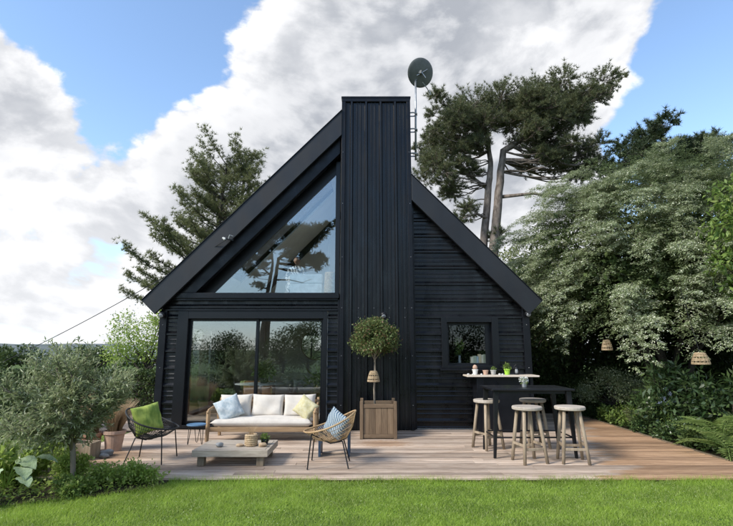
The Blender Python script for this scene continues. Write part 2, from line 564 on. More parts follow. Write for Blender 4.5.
M['laurel'] = foliage('laurel_leaves', (0.035, 0.07, 0.022), (0.085, 0.13, 0.045), (0.12, 0.17, 0.06), trans=0.2, rough=0.35, spec=0.5)
M['olive_leaf'] = foliage('olive_leaves', (0.15, 0.19, 0.085), (0.32, 0.365, 0.19), (0.54, 0.56, 0.38), trans=0.35, p3=0.18)
M['photinia'] = foliage('photinia_leaves', (0.075, 0.115, 0.035), (0.17, 0.205, 0.07), (0.20, 0.10, 0.06), trans=0.25, p3=0.13)
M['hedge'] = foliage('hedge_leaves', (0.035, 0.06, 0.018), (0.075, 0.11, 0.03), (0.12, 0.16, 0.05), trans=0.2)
M['birch'] = foliage('pale_tree_leaves', (0.15, 0.18, 0.06), (0.26, 0.29, 0.11), (0.34, 0.35, 0.18), trans=0.4)
M['fern'] = foliage('fern_green', (0.17, 0.26, 0.075), (0.30, 0.39, 0.12), (0.40, 0.46, 0.19), trans=0.45)
M['big_leaf'] = basic('broad_pale_leaf', (0.34, 0.42, 0.25), (0.24, 0.32, 0.16), 9.0, rough=0.7, bump=0.5, bscale=25)
M['straw'] = foliage('dry_grass', (0.36, 0.25, 0.14), (0.52, 0.39, 0.24), (0.27, 0.17, 0.09), trans=0.3)
M['variegated'] = foliage('variegated_leaves', (0.30, 0.36, 0.18), (0.50, 0.54, 0.36), (0.60, 0.62, 0.48), trans=0.3)
M['flower_blue'] = foliage('pale_blue_petals', (0.38, 0.42, 0.58), (0.52, 0.56, 0.70), None, trans=0.3)
M['flower_white'] = foliage('white_petals', (0.70, 0.69, 0.64), (0.8, 0.8, 0.76), None, trans=0.3)
M['hill'] = ground_material('hazy_hill_country', (0.055, 0.080, 0.075), (0.13, 0.15, 0.15), (0.24, 0.25, 0.25), 0.006)  # distance haze is mixed into this blue-grey hill colour
M['steel'] = basic('galvanised_steel', (0.38, 0.39, 0.40), (0.28, 0.29, 0.30), 8.0, rough=0.45, metal=0.7)
M['dish'] = basic('grey_green_dish', (0.115, 0.12, 0.115), (0.08, 0.084, 0.08), 5.0, rough=0.55)
M['teak'] = wood('acacia_wood', (0.44, 0.30, 0.17), (0.27, 0.17, 0.09), 'X')
M['teak_z'] = wood('acacia_wood_upright', (0.44, 0.30, 0.17), (0.27, 0.17, 0.09), 'Z')
M['grey_wood'] = wood('bleached_wood', (0.52, 0.45, 0.365), (0.27, 0.22, 0.17), 'X')
M['leg_wood'] = wood('raw_leg_wood', (0.24, 0.19, 0.13), (0.12, 0.09, 0.06), 'Z')
M['stool_wood'] = wood('bleached_stool_wood', (0.42, 0.335, 0.24), (0.20, 0.15, 0.10), 'Z')
M['stool_top'] = wood('bleached_stool_top', (0.52, 0.46, 0.39), (0.32, 0.27, 0.22), 'X')
M['box_wood'] = wood('oiled_planter_wood', (0.225, 0.155, 0.095), (0.115, 0.075, 0.046), 'Z')
M['box_wood_x'] = wood('oiled_planter_rail', (0.225, 0.155, 0.095), (0.115, 0.075, 0.046), 'X')
M['linen'] = basic('cream_linen', (0.62, 0.57, 0.50), (0.56, 0.51, 0.45), 7.0, rough=0.95, bump=0.25, bscale=120, sheen=0.2)
M['blue_cloth'] = basic('pale_blue_print', (0.50, 0.535, 0.54), (0.34, 0.41, 0.44), 22, rough=0.95, detail=3, bump=.2, bscale=120)
M['yellow_cloth'] = basic('pale_yellow_print', (0.54, 0.50, 0.33), (0.46, 0.41, 0.22), 20, rough=0.95, detail=3, bump=.2, bscale=120)
M['green_cloth'] = basic('leaf_print_green', (0.36, 0.43, 0.09), (0.13, 0.21, 0.035), 9, rough=0.95, stretch=(1, 1, .45), detail=3, bump=.2, bscale=120)
M['stripe_cloth'] = stripes('blue_white_stripe', (0.38, 0.42, 0.43), (0.055, 0.11, 0.17), 11.0, (0.0, 0.9, 0.0), 0.4)
M['black_metal'] = basic('black_powder_coat', (0.008, 0.0085, 0.0105), None, 12, rough=0.42, rvar=0.08, spec=.35)
M['black_cord'] = basic('black_cord', (0.02, 0.021, 0.022), None, 20, rough=0.7)
M['rattan'] = basic('honey_rattan', (0.48, 0.33, 0.18), (0.34, 0.21, 0.10), 18, rough=0.65)
M['blue_metal'] = basic('blue_enamel', (0.10, 0.20, 0.32), (0.08, 0.16, 0.27), 6, rough=0.4)
M['navy'] = basic('navy_paint', (0.028, 0.055, 0.10), (0.02, 0.04, 0.075), 6, rough=0.45)
M['wicker'] = basic('wicker', (0.50, 0.38, 0.24), (0.32, 0.22, 0.12), 30, rough=0.8, bump=0.6, bscale=60)
M['terracotta'] = basic('terracotta', (0.42, 0.22, 0.13), (0.34, 0.19, 0.12), 6, rough=0.85, bump=0.2)
M['clay_pale'] = basic('pale_clay', (0.55, 0.36, 0.26), (0.44, 0.29, 0.21), 8, rough=0.85)
M['white_pot'] = basic('white_ceramic', (0.78, 0.77, 0.73), None, 8, rough=0.4)
M['grey_pot'] = basic('grey_ceramic', (0.42, 0.41, 0.38), None, 8, rough=0.6)
M['lime'] = basic('lime_enamel', (0.36, 0.62, 0.06), (0.32, 0.56, 0.05), 8, rough=0.4)
M['stone'] = basic('grey_stone', (0.33, 0.33, 0.32), (0.20, 0.20, 0.20), 9, rough=0.85, bump=0.4)
M['tan_stone'] = basic('tan_stone', (0.46, 0.34, 0.22), (0.33, 0.23, 0.14), 10, rough=0.85, bump=0.4)
M['tin'] = basic('tin', (0.45, 0.45, 0.44), None, 10, rough=0.4, metal=0.8)
M['cork'] = basic('cork_bark', (0.60, 0.40, 0.21), (0.38, 0.22, 0.10), 22, rough=0.9, bump=0.8)
M['paper'] = [basic('book_%s' % n, c, None, 12, rough=0.8) for n, c in (('cream', (0.66, 0.62, 0.52)), ('sage', (0.38, 0.42, 0.34)), ('blue', (0.36, 0.44, 0.50)), ('sand', (0.58, 0.47, 0.33)))]
M['skin'] = basic('skin', (0.30, 0.17, 0.11), None, 10, rough=0.55)
M['hair'] = basic('dark_hair', (0.02, 0.014, 0.01), None, 30, rough=0.5)
M['shirt'] = stripes('dark_print_shirt', (0.03, 0.03, 0.035), (0.42, 0.44, 0.46), 6.0, (0.5, 0.2, 0.9), 12.0)
M['sofa_dark'] = basic('charcoal_upholstery', (0.06, 0.065, 0.07), None, 10, rough=0.95)
M['mirror'] = basic('mirror_silver', (0.85, 0.86, 0.86), (0.85, 0.86, 0.86), 3, rough=0.02, metal=1.0)
M['counter'] = wood('pale_counter', (0.62, 0.54, 0.45), (0.46, 0.38, 0.30), 'X', 0.5)
M['lampglass'] = basic('lamp_glass', (0.30, 0.31, 0.32), None, 6, rough=0.15)
M['trunk_pale'] = basic('pale_stem', (0.30, 0.25, 0.19), (0.20, 0.16, 0.12), 12, rough=0.85, bump=0.5)
M['cabinet'] = wood('warm_cabinet', (0.36, 0.20, 0.10), (0.22, 0.12, 0.06), 'Z')
M['paper_white'] = basic('white_fabric', (0.66, 0.68, 0.68), None, 6, rough=0.9)

# ================================================================== GROUND
def structure(o):
    o['kind'] = 'structure'
    return o

mb = MB()
nx = [-2500, -600, -150, -40, -12, 12, 40, 150, 600, 2500]
ny = [-2500, -600, -150, -40, -6, 0, 6, 12, 20, 40, 150, 600, 2500]
mb.add([(x, y, -0.06) for y in ny for x in nx],
       [(j * len(nx) + i, j * len(nx) + i + 1, (j + 1) * len(nx) + i + 1, (j + 1) * len(nx) + i) for j in range(len(ny) - 1) for i in range(len(nx) - 1)])
structure(mb.build('ground', M['ground']))

# hills on the far side of the valley
mb = MB()
rg = random.Random(4)
N = 90
vs, fs = [], []
for i in range(N + 1):
    x = -1500 + 3000 * i / N
    h = 15.5 + 3.2 * math.sin(x * 0.006 + 1) + 1.6 * math.sin(x * 0.021) + rg.uniform(-0.5, 0.5)
    for j, (yy, k) in enumerate(((60, 0.0305), (200, 0.05), (600, 0.5), (960, 1.0), (1100, 0.6), (1300, -0.02))):
        vs.append((x, yy + (20 if yy > 300 else 3) * math.sin(x * 0.01), -0.5 + h * k))
for i in range(N):
    for j in range(5):
        a = i * 6 + j
        fs.append((a, a + 6, a + 7, a + 1))
mb.add(vs, fs)
structure(mb.build('hills', M['hill'], smooth=True))

# earth beds
def bed(poly, z=-0.035):
    b = MB()
    b.add([(x, y, z) for x, y in poly], [tuple(range(len(poly)))])
    return structure(b.build('planting_bed', M['soil']))
bed([(-12, 7.2), (-12, 5.35), (-4.2, 5.55), (-3.2, 6.0), (-2.55, 6.45), (-2.55, 6.9), (-4.0, 7.0), (-4.7, 7.6), (-4.75, 10.0), (-12, 10.0)])
bed([(5.42, 6.6), (14, 6.2), (14, 19), (3.7, 19), (3.7, 13.6), (5.42, 13.6)])

# ================================================================== DECK
DX0, DX1, DY0 = -4.72, 5.36, 6.69
mb = MB()
mb.box(DX0 + .02, DX1 - .02, DY0 + .02, 10.6, -0.055, -0.03)
mb.box(-7.35, -4.45, 10.61, 13.3, -0.055, -0.03)
mb.box(3.5, DX1 - .02, 10.61, 13.5, -0.055, -0.03)
deck = structure(mb.build('deck', M['joist']))
pm = MB()
c = 0.06                                                        # unit plank, arrises chamfered
prof = [(-.5, 0), (.5, 0), (.5, 1 - 3.4 * c), (.5 - c, 1), (-.5 + c, 1), (-.5, 1 - 3.4 * c)]
pm.add([(-.5, y, z) for y, z in prof] + [(.5, y, z) for y, z in prof],
       [(5, 4, 3, 2, 1, 0), (6, 7, 8, 9, 10, 11)] + [(i, (i + 1) % 6, (i + 1) % 6 + 6, i + 6) for i in range(6)])
plank_me = pm.mesh('plank', M['deck'])
rg = random.Random(11)
PW = 0.145
def plank_row(x0, x1, y, nseg):
    cuts = [x0 + (x1 - x0) * k / nseg + rg.uniform(-0.5, 0.5) for k in range(1, nseg)]
    xs = [x0] + cuts + [x1]
    for a, b in zip(xs[:-1], xs[1:]):
        dz = rg.uniform(-0.0015, 0.0015)
        inst('plank', plank_me, deck, ((a + b) / 2 + 0.0, y, -0.030 + dz), (0, 0, rg.uniform(-.0006, .0006)), (b - a - 0.005, PW - 0.018, 0.030))
y = DY0 + PW / 2
while y < 10.56:
    plank_row(DX0, DX1 + rg.uniform(-.012, .012), y, 3)
    y += PW
while y < 13.25:
    plank_row(-7.3, -4.47, y, 1)
    if y < 13.2: plank_row(3.53, DX1 + rg.uniform(-.012, .012), y, 1)
    y += PW
eb = MB(); eb.box(DX1 + .016, DX1 + .034, DY0, 13.5, -0.05, 0.012)
structure(eb.build('deck_edging', M['leg_wood']))

# ================================================================== HOUSE
YF = 10.64                      # facade plane
HX0, HX1 = -4.43, 3.49          # outer walls
RX, RZ, SL = -0.525, 7.03, 1.03  # ridge and pitch
def roof_z(x, off=0.0):
    return RZ - SL * abs(x - RX) - off
house = thing('barn_house', 'black metal clad gabled house with tall ribbed chimney tower', 'house', (0, 0, 0))

# --- ribbed sheet cladding, period P; ribs stand proud of the wall
P_ = 0.36
RIB = [(0.0, 0.0), (0.016, 0.040), (0.050, 0.040), (0.098, 0.0), (0.165, 0.0), (0.172, 0.010), (0.186, 0.010), (0.206, 0.0),
       (0.255, 0.0), (0.262, 0.010), (0.276, 0.010), (0.296, 0.0)]
def horiz_sheets(xl, xr, z0, z1, phase, holes=()):
    """horizontal ribs between xl(z) and xr(z); one part for each sheet three ribs high"""
    k0 = math.floor((z0 - phase) / P_) - 1
    pts = []
    k = k0
    while phase + k * P_ < z1 + P_:
        for dz_, dp in RIB:
            pts.append((phase + k * P_ + dz_, dp, k))
        k += 1
    cuts = sorted({z0, z1} | {h[2] for h in holes} | {h[3] for h in holes})
    segs = []
    for (za, da, ka), (zb, db, _) in zip(pts[:-1], pts[1:]):
        zs = [za] + [q for q in cuts if za + 1e-6 < q < zb - 1e-6] + [zb]
        # finer steps so slanted ends follow the roofline
        for a, b in zip(zs[:-1], zs[1:]):
            if b <= z0 + 1e-6 or a >= z1 - 1e-6: continue
            fa, fb = (a - za) / (zb - za), (b - za) / (zb - za)
            segs.append((a, da + (db - da) * fa, b, da + (db - da) * fb, ka))
    sheets = {}
    for a, da, b, db, ka in segs:
        sheets.setdefault((ka - k0) // 3, []).append((a, da, b, db))
    for key in sorted(sheets):
        m = MB()
        for a, da, b, db in sheets[key]:
            mid = (a + b) / 2
            iv = [(xl, xr)]
            for hx0, hx1, hz0, hz1 in holes:
                if hz0 < mid < hz1:
                    niv = []
                    for l_, r_ in iv:
                        niv.append((l_, lambda z, v=hx0: v)); niv.append((lambda z, v=hx1: v, r_))
                    iv = niv
            for l_, r_ in iv:
                if r_(mid) - l_(mid) < 0.01: continue
                ya, yb = YF - 0.004 - da, YF - 0.004 - db
                m.add([(l_(a), ya, a), (max(r_(a), l_(a)), ya, a), (max(r_(b), l_(b)), yb, b), (l_(b), yb, b)], [(0, 1, 2, 3)])
        if m.v: m.build('cladding_sheet', M['clad'], house)

CONST = lambda v: (lambda z: v)
WIN = (1.60, 2.82, 1.235, 2.31)
# right of the chimney, up under the roof
def right_lim(z):
    return min(HX1 - 0.13, RX + (RZ - 0.40 - z) / SL)
horiz_sheets(CONST(0.98), right_lim, 0.02, 5.15, 0.12, holes=[WIN])
# strips either side of the sliding door, band over the door
horiz_sheets(CONST(HX0 + 0.14), CONST(-4.06), 0.02, 2.46, 0.12)
horiz_sheets(CONST(-0.83), CONST(-0.60), 0.02, 2.46, 0.12)
horiz_sheets(CONST(HX0 + 0.02), CONST(-0.60), 2.47, 2.69, 2.50)

# --- wall body behind the sheets (openings left free)
wb = MB()
T0, T1 = YF + 0.003, YF + 0.20
def wbox(x0, x1, z0, z1): wb.box(x0, x1, T0, T1, z0, z1)
wbox(HX0 + .002, -4.05, 0, 2.46)
wbox(-0.86, 0.9, 0, 2.46)
wbox(HX0 + .002, 0.9, 2.461, 2.70)
wbox(0.901, 1.62, 0, 2.70); wbox(2.80, HX1 - .002, 0, 2.40)
wbox(1.621, 2.799, 0, 1.25); wbox(1.621, 2.799, 2.30, 2.70)
wb.prism([(0.4, 2.702), (3.3, 2.702), (3.3, 2.72), (1.0, roof_z(1.0, .35)), (0.4, roof_z(1.0, .35))], T0, T1)
wb.build('wall', M['plaster'], house)
wb = MB()
wb.box(HX0, HX0 + 0.2, YF + .21, 11.3, 0, 2.45); wb.box(HX0, HX0 + 0.2, 14.2, 19.4, 0, 2.45)
wb.box(HX0, HX0 + 0.2, 11.301, 14.199, 2.15, 2.45); wb.box(HX0, HX0 + 0.2, 11.301, 14.199, 0, 0.1)
wb.box(HX1 - 0.2, HX1, YF + .21, 19.4, 0, 2.45)
wb.prism([(HX0, 0), (HX1, 0), (HX1, 2.5), (RX, 6.5), (HX0, 2.5)], 19.41, 19.6)
wb.build('wall', M['roof'], house)
# side window post and glass
for yy in (11.32, 12.2, 14.12):
    fb = MB(); fb.box(HX0 + 0.05, HX0 + 0.15, yy, yy + 0.06, 0.1, 2.15); fb.build('side_window_post', M['frame'], house)
fb = MB(); fb.box(HX0 + 0.09, HX0 + 0.10, 11.38, 14.12, 0.1, 2.15)
fb.build('pane', M['window_glass'], house)
# --- inside lining
lb = MB(); lb.box(HX0 + 0.21, HX1 - 0.21, YF + .21, 16.0, -0.02, 0.05); lb.build('interior_floor', M['int_floor'], house)
lb = MB(); lb.prism([(HX0 + .21, 0), (HX1 - .21, 0), (HX1 - .21, 2.45), (RX, 6.3), (HX0 + .21, 2.45)], 16.0, 16.15); lb.build('partition', M['plaster'], house)
lb = MB(); lb.box(HX0 + 0.03, HX1 - 0.03, YF + .21, 15.99, 2.46, 2.715); lb.build('loft_floor', M['plaster'], house)
lb = MB(); lb.box(0.55, 0.7, YF + .21, 15.99, 0.051, 2.459); lb.build('partition', M['plaster'], house)
lb = MB(); lb.prism([(RX, roof_z(RX, .40)), (HX0 + .4, roof_z(HX0 + .4, .40)), (HX0 + .4, roof_z(HX0 + .4, .46)), (RX, roof_z(RX, .46))], 13.7, 15.98)
lb.build('sloped_ceiling', M['plaster'], house)
for xa, xb in ((-3.55, HX0 + .4), (RX, -.95)):
    lb = MB(); lb.prism([(xa, roof_z(xa, .40)), (xb, roof_z(xb, .40)), (xb, roof_z(xb, .46)), (xa, roof_z(xa, .46))], 10.98, 13.69)
    lb.build('sloped_ceiling', M['plaster'], house)
lb = MB(); lb.prism([(.39, roof_z(.39, .46)), (RX + .001, roof_z(RX + .001, .46)), (RX + .001, roof_z(RX + .001, .40)), (.39, roof_z(.39, .40))], 10.98, 15.98)
lb.build('sloped_ceiling', M['plaster'], house)
lb = MB(); lb.box(0.40, 0.5, YF + .21, 15.99, 2.72, 6.1); lb.build('partition', M['plaster'], house)

# --- roof slopes and bargeboards
EL, ER = -4.775, 3.735
for s, ex in ((-1, EL), (1, ER)):
    def slab(xa, xb, y0, y1):
        mm = MB(); mm.prism([(xa, roof_z(xa) - .012), (xb, roof_z(xb) - .012), (xb - s * .13, roof_z(xb - s * .13, .27)), (xa, roof_z(xa, .30))], y0, y1)
        mm.build('roof_slope', M['roof'], house)
    if s > 0:
        slab(RX, ex, 10.46, 19.7)
    else:                                                       # unseen roof opening added to let light into the loft
        slab(RX, ex, 10.46, 10.96); slab(RX, ex, 13.6, 19.7); slab(RX, -1.0, 10.961, 13.599); slab(-3.5, ex, 10.961, 13.599)
        mm = MB(); mm.prism([(-1.0, roof_z(-1.0, .06)), (-3.6, roof_z(-3.6, .06)), (-3.6, roof_z(-3.6, .075)), (-1.0, roof_z(-1.0, .075))], 10.961, 13.599)
        mm.build('added_roof_opening_pane', M['window_glass'], house)
BW = 0.585
for s, ex in ((-1, EL), (1, ER)):
    if s < 0:
        xin = -0.56; poly = [(ex, roof_z(ex)), (xin, roof_z(xin)), (xin, roof_z(xin) - BW)]
    else:
        xin = 1.0; poly = [(ex, roof_z(ex)), (xin, roof_z(xin)), (xin, roof_z(xin) - BW)]
    # lower end cut square to the slope
    k = BW * SL / (1 + SL * SL)
    ex2 = ex - s * k
    poly.append((ex2, roof_z(ex2) - BW))
    if s > 0: poly = poly[::-1]
    m = MB(); m.prism(poly, 10.38, 10.455)
    m.build('bargeboard', M['moss'], house, bevel=0.006)
    # drip edge along the top
    m = MB(); m.prism([(ex, roof_z(ex) + .022), (xin, roof_z(xin) + .022), (xin, roof_z(xin) + .003), (ex, roof_z(ex) + .003)][::s], 10.36, 10.47)
    m.build('drip_edge', M['trim'], house)
# soffit closing strip behind the boards
for s, ex, xin in ((-1, EL + .3, -0.58), (1, ER - .3, 1.0)):
    m = MB(); m.prism([(ex, roof_z(ex, .32)), (xin, roof_z(xin, .32)), (xin, roof_z(xin, .36)), (ex, roof_z(ex, .36))][::s], 10.456, YF + .19)
    m.build('soffit', M['trim'], house)
# --- gable glazing on the left: inner rafter board, sill rail, frame, pane
xl_ = lambda off, z: RX - (RZ - off - z) / SL
m = MB()
zt = 2.84
m.prism([(xl_(.37, zt), zt), (xl_(.93, zt), zt), (-0.60, roof_z(-0.60, .93)), (-0.60, roof_z(-0.60, .37))], 10.53, 10.70)
m.build('rafter_board', M['trim'], house, bevel=0.005)
m = MB(); m.prism([(xl_(.60, zt), zt), (xl_(1.20, zt), zt), (-0.60, roof_z(-0.60, 1.20)), (-0.60, roof_z(-0.60, .60))], 10.86, 10.93)
m.build('gable_window_frame', M['frame'], house)
m = MB(); m.box(-0.70, -0.601, 10.74, 10.93, 2.84, 5.9); m.build('gable_window_frame', M['frame'], house)
m = MB(); m.box(-4.22, -0.59, 10.50, 10.95, 2.715, 2.835); m.build('sill_rail', M['trim'], house, bevel=0.006)
m = MB(); m.prism([(xl_(1.10, zt), zt), (-0.695, zt), (-0.695, roof_z(-0.695, 1.10))], 10.885, 10.897)
m.build('gable_pane', M['gable_glass'], house)
# --- sliding door
door = MB(); door.box(-4.055, -3.83, 10.575, 10.82, 0.02, 2.45); door.box(-0.93, -0.845, 10.575, 10.82, 0.02, 2.45)
door.box(-3.829, -0.931, 10.575, 10.82, 2.285, 2.45); door.box(-3.829, -0.931, 10.575, 10.82, 0.02, 0.085)
dr = door.build('sliding_door', M['frame'], house, bevel=0.004)
for a, b, yy in ((-3.828, -2.335, 10.69), (-2.385, -0.932, 10.74)):
    f = MB()
    f.box(a, a + .055, yy, yy + .045, .087, 2.283); f.box(b - .055, b, yy, yy + .045, .087, 2.283)
    f.box(a + .056, b - .056, yy, yy + .045, 2.235, 2.283); f.box(a + .056, b - .056, yy, yy + .045, .087, .15)
    f.build('door_leaf_frame', M['frame'], dr)
    g = MB(); g.box(a + .05, b - .05, yy + .018, yy + .028, .14, 2.24); g.build('door_pane', M['door_glass'], dr)
# --- window beside the bar
f = MB()
f.box(1.60, 1.72, 10.55, 10.82, 1.237, 2.308); f.box(2.68, 2.82, 10.55, 10.82, 1.237, 2.308)
f.box(1.721, 2.679, 10.55, 10.82, 2.205, 2.308); f.box(1.721, 2.679, 10.55, 10.82, 1.237, 1.30)
wn = f.build('window', M['frame'], house, bevel=0.005)
f = MB()
f.box(1.722, 1.775, 10.70, 10.75, 1.302, 2.203); f.box(2.56, 2.678, 10.70, 10.75, 1.302, 2.203)
f.box(1.776, 2.559, 10.70, 10.75, 2.15, 2.203); f.box(1.776, 2.559, 10.70, 10.75, 1.302, 1.345)
f.build('sash', M['frame'], wn)
f = MB(); f.box(1.77, 2.565, 10.715, 10.725, 1.34, 2.155); f.build('pane', M['window_glass'], wn)
f = MB(); f.box(1.55, 2.87, 10.49, 10.56, 1.195, 1.234); f.build('sill', M['trim'], wn, bevel=0.004)
# --- corner and edge trims
for x0, x1, z1 in ((HX0 - .012, HX0 + .14, 2.46), (HX1 - .135, HX1 + .012, 2.50), (-0.62, -0.572, 2.70), (1.005, 1.05, 5.1)):
    m = MB(); m.box(x0, x1, 10.565, YF + .19, 0.012, z1)
    m.build('corner_trim', M['trim'], house, bevel=0.006)
m = MB(); m.box(HX0 + .02, -0.62, 10.545, YF, 2.675, 2.714); m.build('flashing', M['trim'], house)
m = MB(); m.box(HX0 + .02, -0.62, 10.555, YF, 2.452, 2.485); m.build('flashing', M['trim'], house)
# --- chimney tower
CX0, CX1, CYF, CZ = -0.565, 1.0, 10.42, 7.33
m = MB(); m.box(CX0 + .02, CX1 - .02, CYF + .045, 11.6, 0.012, CZ - .02); ch = m.build('chimney', M['trim'], house)
m = MB()
m.box(CX0 - .012, CX1 + .012, CYF - .02, 11.62, CZ - .018, CZ + .025)
m.build('cap', M['trim'], ch, bevel=0.006)
m = MB(); m.box(CX0, CX1, CYF - .012, CYF + .044, CZ - .10, CZ - .019); m.build('top_trim', M['trim'], ch, bevel=0.004)
for x0, x1 in ((CX0, CX0 + .085), (CX1 - .085, CX1)):
    m = MB(); m.box(x0, x1, CYF - .012, CYF + .044, 0.014, CZ - .101); m.build('edge_trim', M['trim'], ch, bevel=0.006)
VRIB = [(0.0, 0.0), (0.024, 0.040), (0.066, 0.040), (0.090, 0.0), (0.160, 0.0), (0.168, 0.011), (0.188, 0.011), (0.196, 0.0), (0.252, 0.0), (0.260, 0.011), (0.280, 0.011), (0.288, 0.0)]
pts = []
x = CX0 + .085
xs_end = CX1 - .085
k = 0
VP = 0.33
while True:
    done = False
    for dx_, dp in VRIB:
        xx = CX0 + .085 + 0.10 + (k - 1) * VP + dx_ * VP / P_ * 1.0
        if xx > xs_end: done = True; break
        if xx >= CX0 + .085: pts.append((xx, dp))
    if done: break
    k += 1
pts = [(CX0 + .084, 0.0)] + pts + [(xs_end + .001, 0.0)]
def vsheet(seg):
    mm = MB()
    for (xa, da), (xb, db) in zip(seg[:-1], seg[1:]):
        mm.add([(xa, CYF + .036 - da * 1.15, 0.016), (xb, CYF + .036 - db * 1.15, 0.016), (xb, CYF + .036 - db * 1.15, CZ - .09), (xa, CYF + .036 - da * 1.15, CZ - .09)], [(0, 1, 2, 3)])
    mm.build('cladding_sheet', M['clad'], ch)
h = len(pts) // 2
vsheet(pts[:h + 1]); vsheet(pts[h:])
# --- screws
sm = MB(); sm.lathe([(0.011, 0), (0.011, 0.004), (0.006, 0.009)], 6)
sme = sm.mesh('screw', M['screw'])
for z in (0.35, 1.25, 2.15):
    for x in (HX0 + .07, HX1 - .06):
        inst('screw', sme, house, (x, 10.564, z), (R(90), 0, 0))
for z in (0.5, 1.5, 2.5, 3.6, 4.8, 6.0):
    for x in (CX0 + .04, CX1 - .04):
        inst('screw', sme, house, (x, CYF - .012, z), (R(90), 0, 0))
for z in (1.45, 2.3, 2.5):
    for x in [-0.29 + .33 * q for q in range(4)]:
        inst('screw', sme, house, (x + .12, CYF + .036, z), (R(90), 0, 0))
for q in range(7):
    inst('screw', sme, house, (1.58, 10.634, 0.18 + .36 * q), (R(90), 0, 0))
    inst('screw', sme, house, (2.86, 10.634, 0.18 + .36 * q), (R(90), 0, 0))

# ------------------------------------------------------------------ fittings on the house
def spot(name, label, loc, face):
    t = thing(name, label, 'lamp', loc)
    b = MB(); b.lathe([(0.05, 0), (0.05, 0.02)], 14); o = b.build('wall_plate', M['black_metal'], t); o.rotation_euler = (R(90), 0, 0)
    b = MB(); b.lathe([(0.0, -.07), (0.035, -.068), (0.06, -.04), (0.072, 0), (0.066, .03), (0.05, .045)], 16); o = b.build('lamp_head', M['black_metal'], t, smooth=True)
    o.location = (0, -0.09, 0); o.rotation_euler = (R(face), 0, 0)
    b = MB(); b.lathe([(0.048, 0), (0.046, .008), (0.03, .014)], 14); o2 = b.build('lens', M['lampglass'], o, smooth=True); o2.location = (0, 0, .045)
    b = MB(); b.tube([(0, -.02, 0), (0, -.06, 0.01)], .014); b.build('bracket', M['black_metal'], t)
    return t
spot('wall_lamp', 'small round black lamp on the chimney above the potted tree', (0.36, 10.40, 2.34), 130)
spot('wall_lamp', 'small round spotlight under the bar side eave of the house', (3.44, 10.55, 2.38), 120)
spot('wall_lamp', 'small round spotlight under the eave on the sofa side', (-4.36, 10.55, 2.36), 120)

t = thing('satellite_dish', 'grey oval satellite dish on a thin mast beside the chimney', 'dish', (1.14, 10.75, 5.95))
b = MB(); b.tube([(0, 0, 0), (0.02, 0, 1.2), (0.03, 0, 2.25)], 0.024, 8); b.build('mast', M['steel'], t, smooth=True)
for z in (0.12, 0.72, 1.12):
    b = MB(); b.tube([(-.155, -.10, z), (-.05, -.10, z + .01), (0.035, -.06, z + .01), (0.045, 0.02, z), (-.03, .045, z - .01), (-.155, .05, z - .01)], 0.016, 6); b.build('bracket', M['steel'], t)
b = MB()
prof = [(0.0, -.055)] + [(0.36 * k / 8, -.055 + .055 * (k / 8) ** 2) for k in range(1, 9)] + [(0.365, .008), (0.352, .012)] + [(0.345 * k / 8, -.04 + .052 * (k / 8) ** 2) for k in range(8, 0, -1)]
b.lathe(prof, 36)
o = b.build('reflector', M['dish'], t, smooth=True)
DN = Vector((-.36, .80, .42)).normalized()
o.location = (0.15, -.02, 2.19); o.rotation_euler = DN.to_track_quat('Z', 'Y').to_euler(); o.scale = (.93, .93, .93)
b = MB(); b.taper((0.03, 0, 2.0), (0.03, 0, 2.26), (.06, .05), (.06, .05)); b.taper((0.03, -.03, 2.2), tuple(Vector((0.15, -.02, 2.19)) - DN * .06), (.06, .05), (.10, .08)); b.build('mount', M['dish'], t)
for dx_, dz_ in ((.09, .06), (-.07, -.05), (.06, -.09)):
    b = MB(); b.taper(tuple(Vector((0.15, -.02, 2.19)) - DN * .07), tuple(Vector((0.15 + dx_ * 1.6, -.02 + dz_ * .2, 2.19 + dz_ * 1.6)) - DN * .05), (.02, .015), (.02, .015)); b.build('rib', M['steel'], t)
b = MB(); b.tube([(0.19, -.06, 1.92), (0.32, .04, 1.80), (0.40, .16, 1.72)], 0.012, 6); b.build('feed_arm', M['steel'], t)
b = MB(); b.lathe([(0.028, 0), (0.032, .07), (0.022, .12)], 12); o = b.build('feed_horn', M['grey_pot'], t); o.location = (0.40, .15, 1.71); o.rotation_euler = (R(20), R(-25), 0)

t = thing('cable_bracket', 'metal insulator bracket on the bargeboard holding the overhead cable', 'bracket', (-2.93, 10.37, 3.94))
b = MB(); b.taper((0.04, 0.0, 0.02), (-.09, -.08, .04), (.04, .03), (.03, .02)); b.build('arm', M['black_metal'], t)
b = MB(); b.tube([(-.05, -.06, .03), (-.02, -.08, .12), (.05, -.06, .10)], .012, 6); b.build('hook', M['tin'], t)
b = MB(); b.lathe([(.02, 0), (.032, .02), (.024, .04), (.03, .06), (.015, .075)], 10); o = b.build('insulator', M['white_pot'], t); o.location = (-.10, -.09, .02); o.rotation_euler = (0, R(-60), 0)
b = MB()
A, B = Vector((-3.02, 10.28, 3.95)), Vector((-12.6, 14.0, 0.25))
pts = [A.lerp(B, k / 30) + Vector((0, 0, -.25 * 4 * (k / 30) * (1 - k / 30))) for k in range(31)]
b.tube(pts, 0.009, 5); o = b.build('overhead_cable', M['black_cord']); tag(o, 'thin black overhead cable running from the roof bracket to the garden', 'cable')

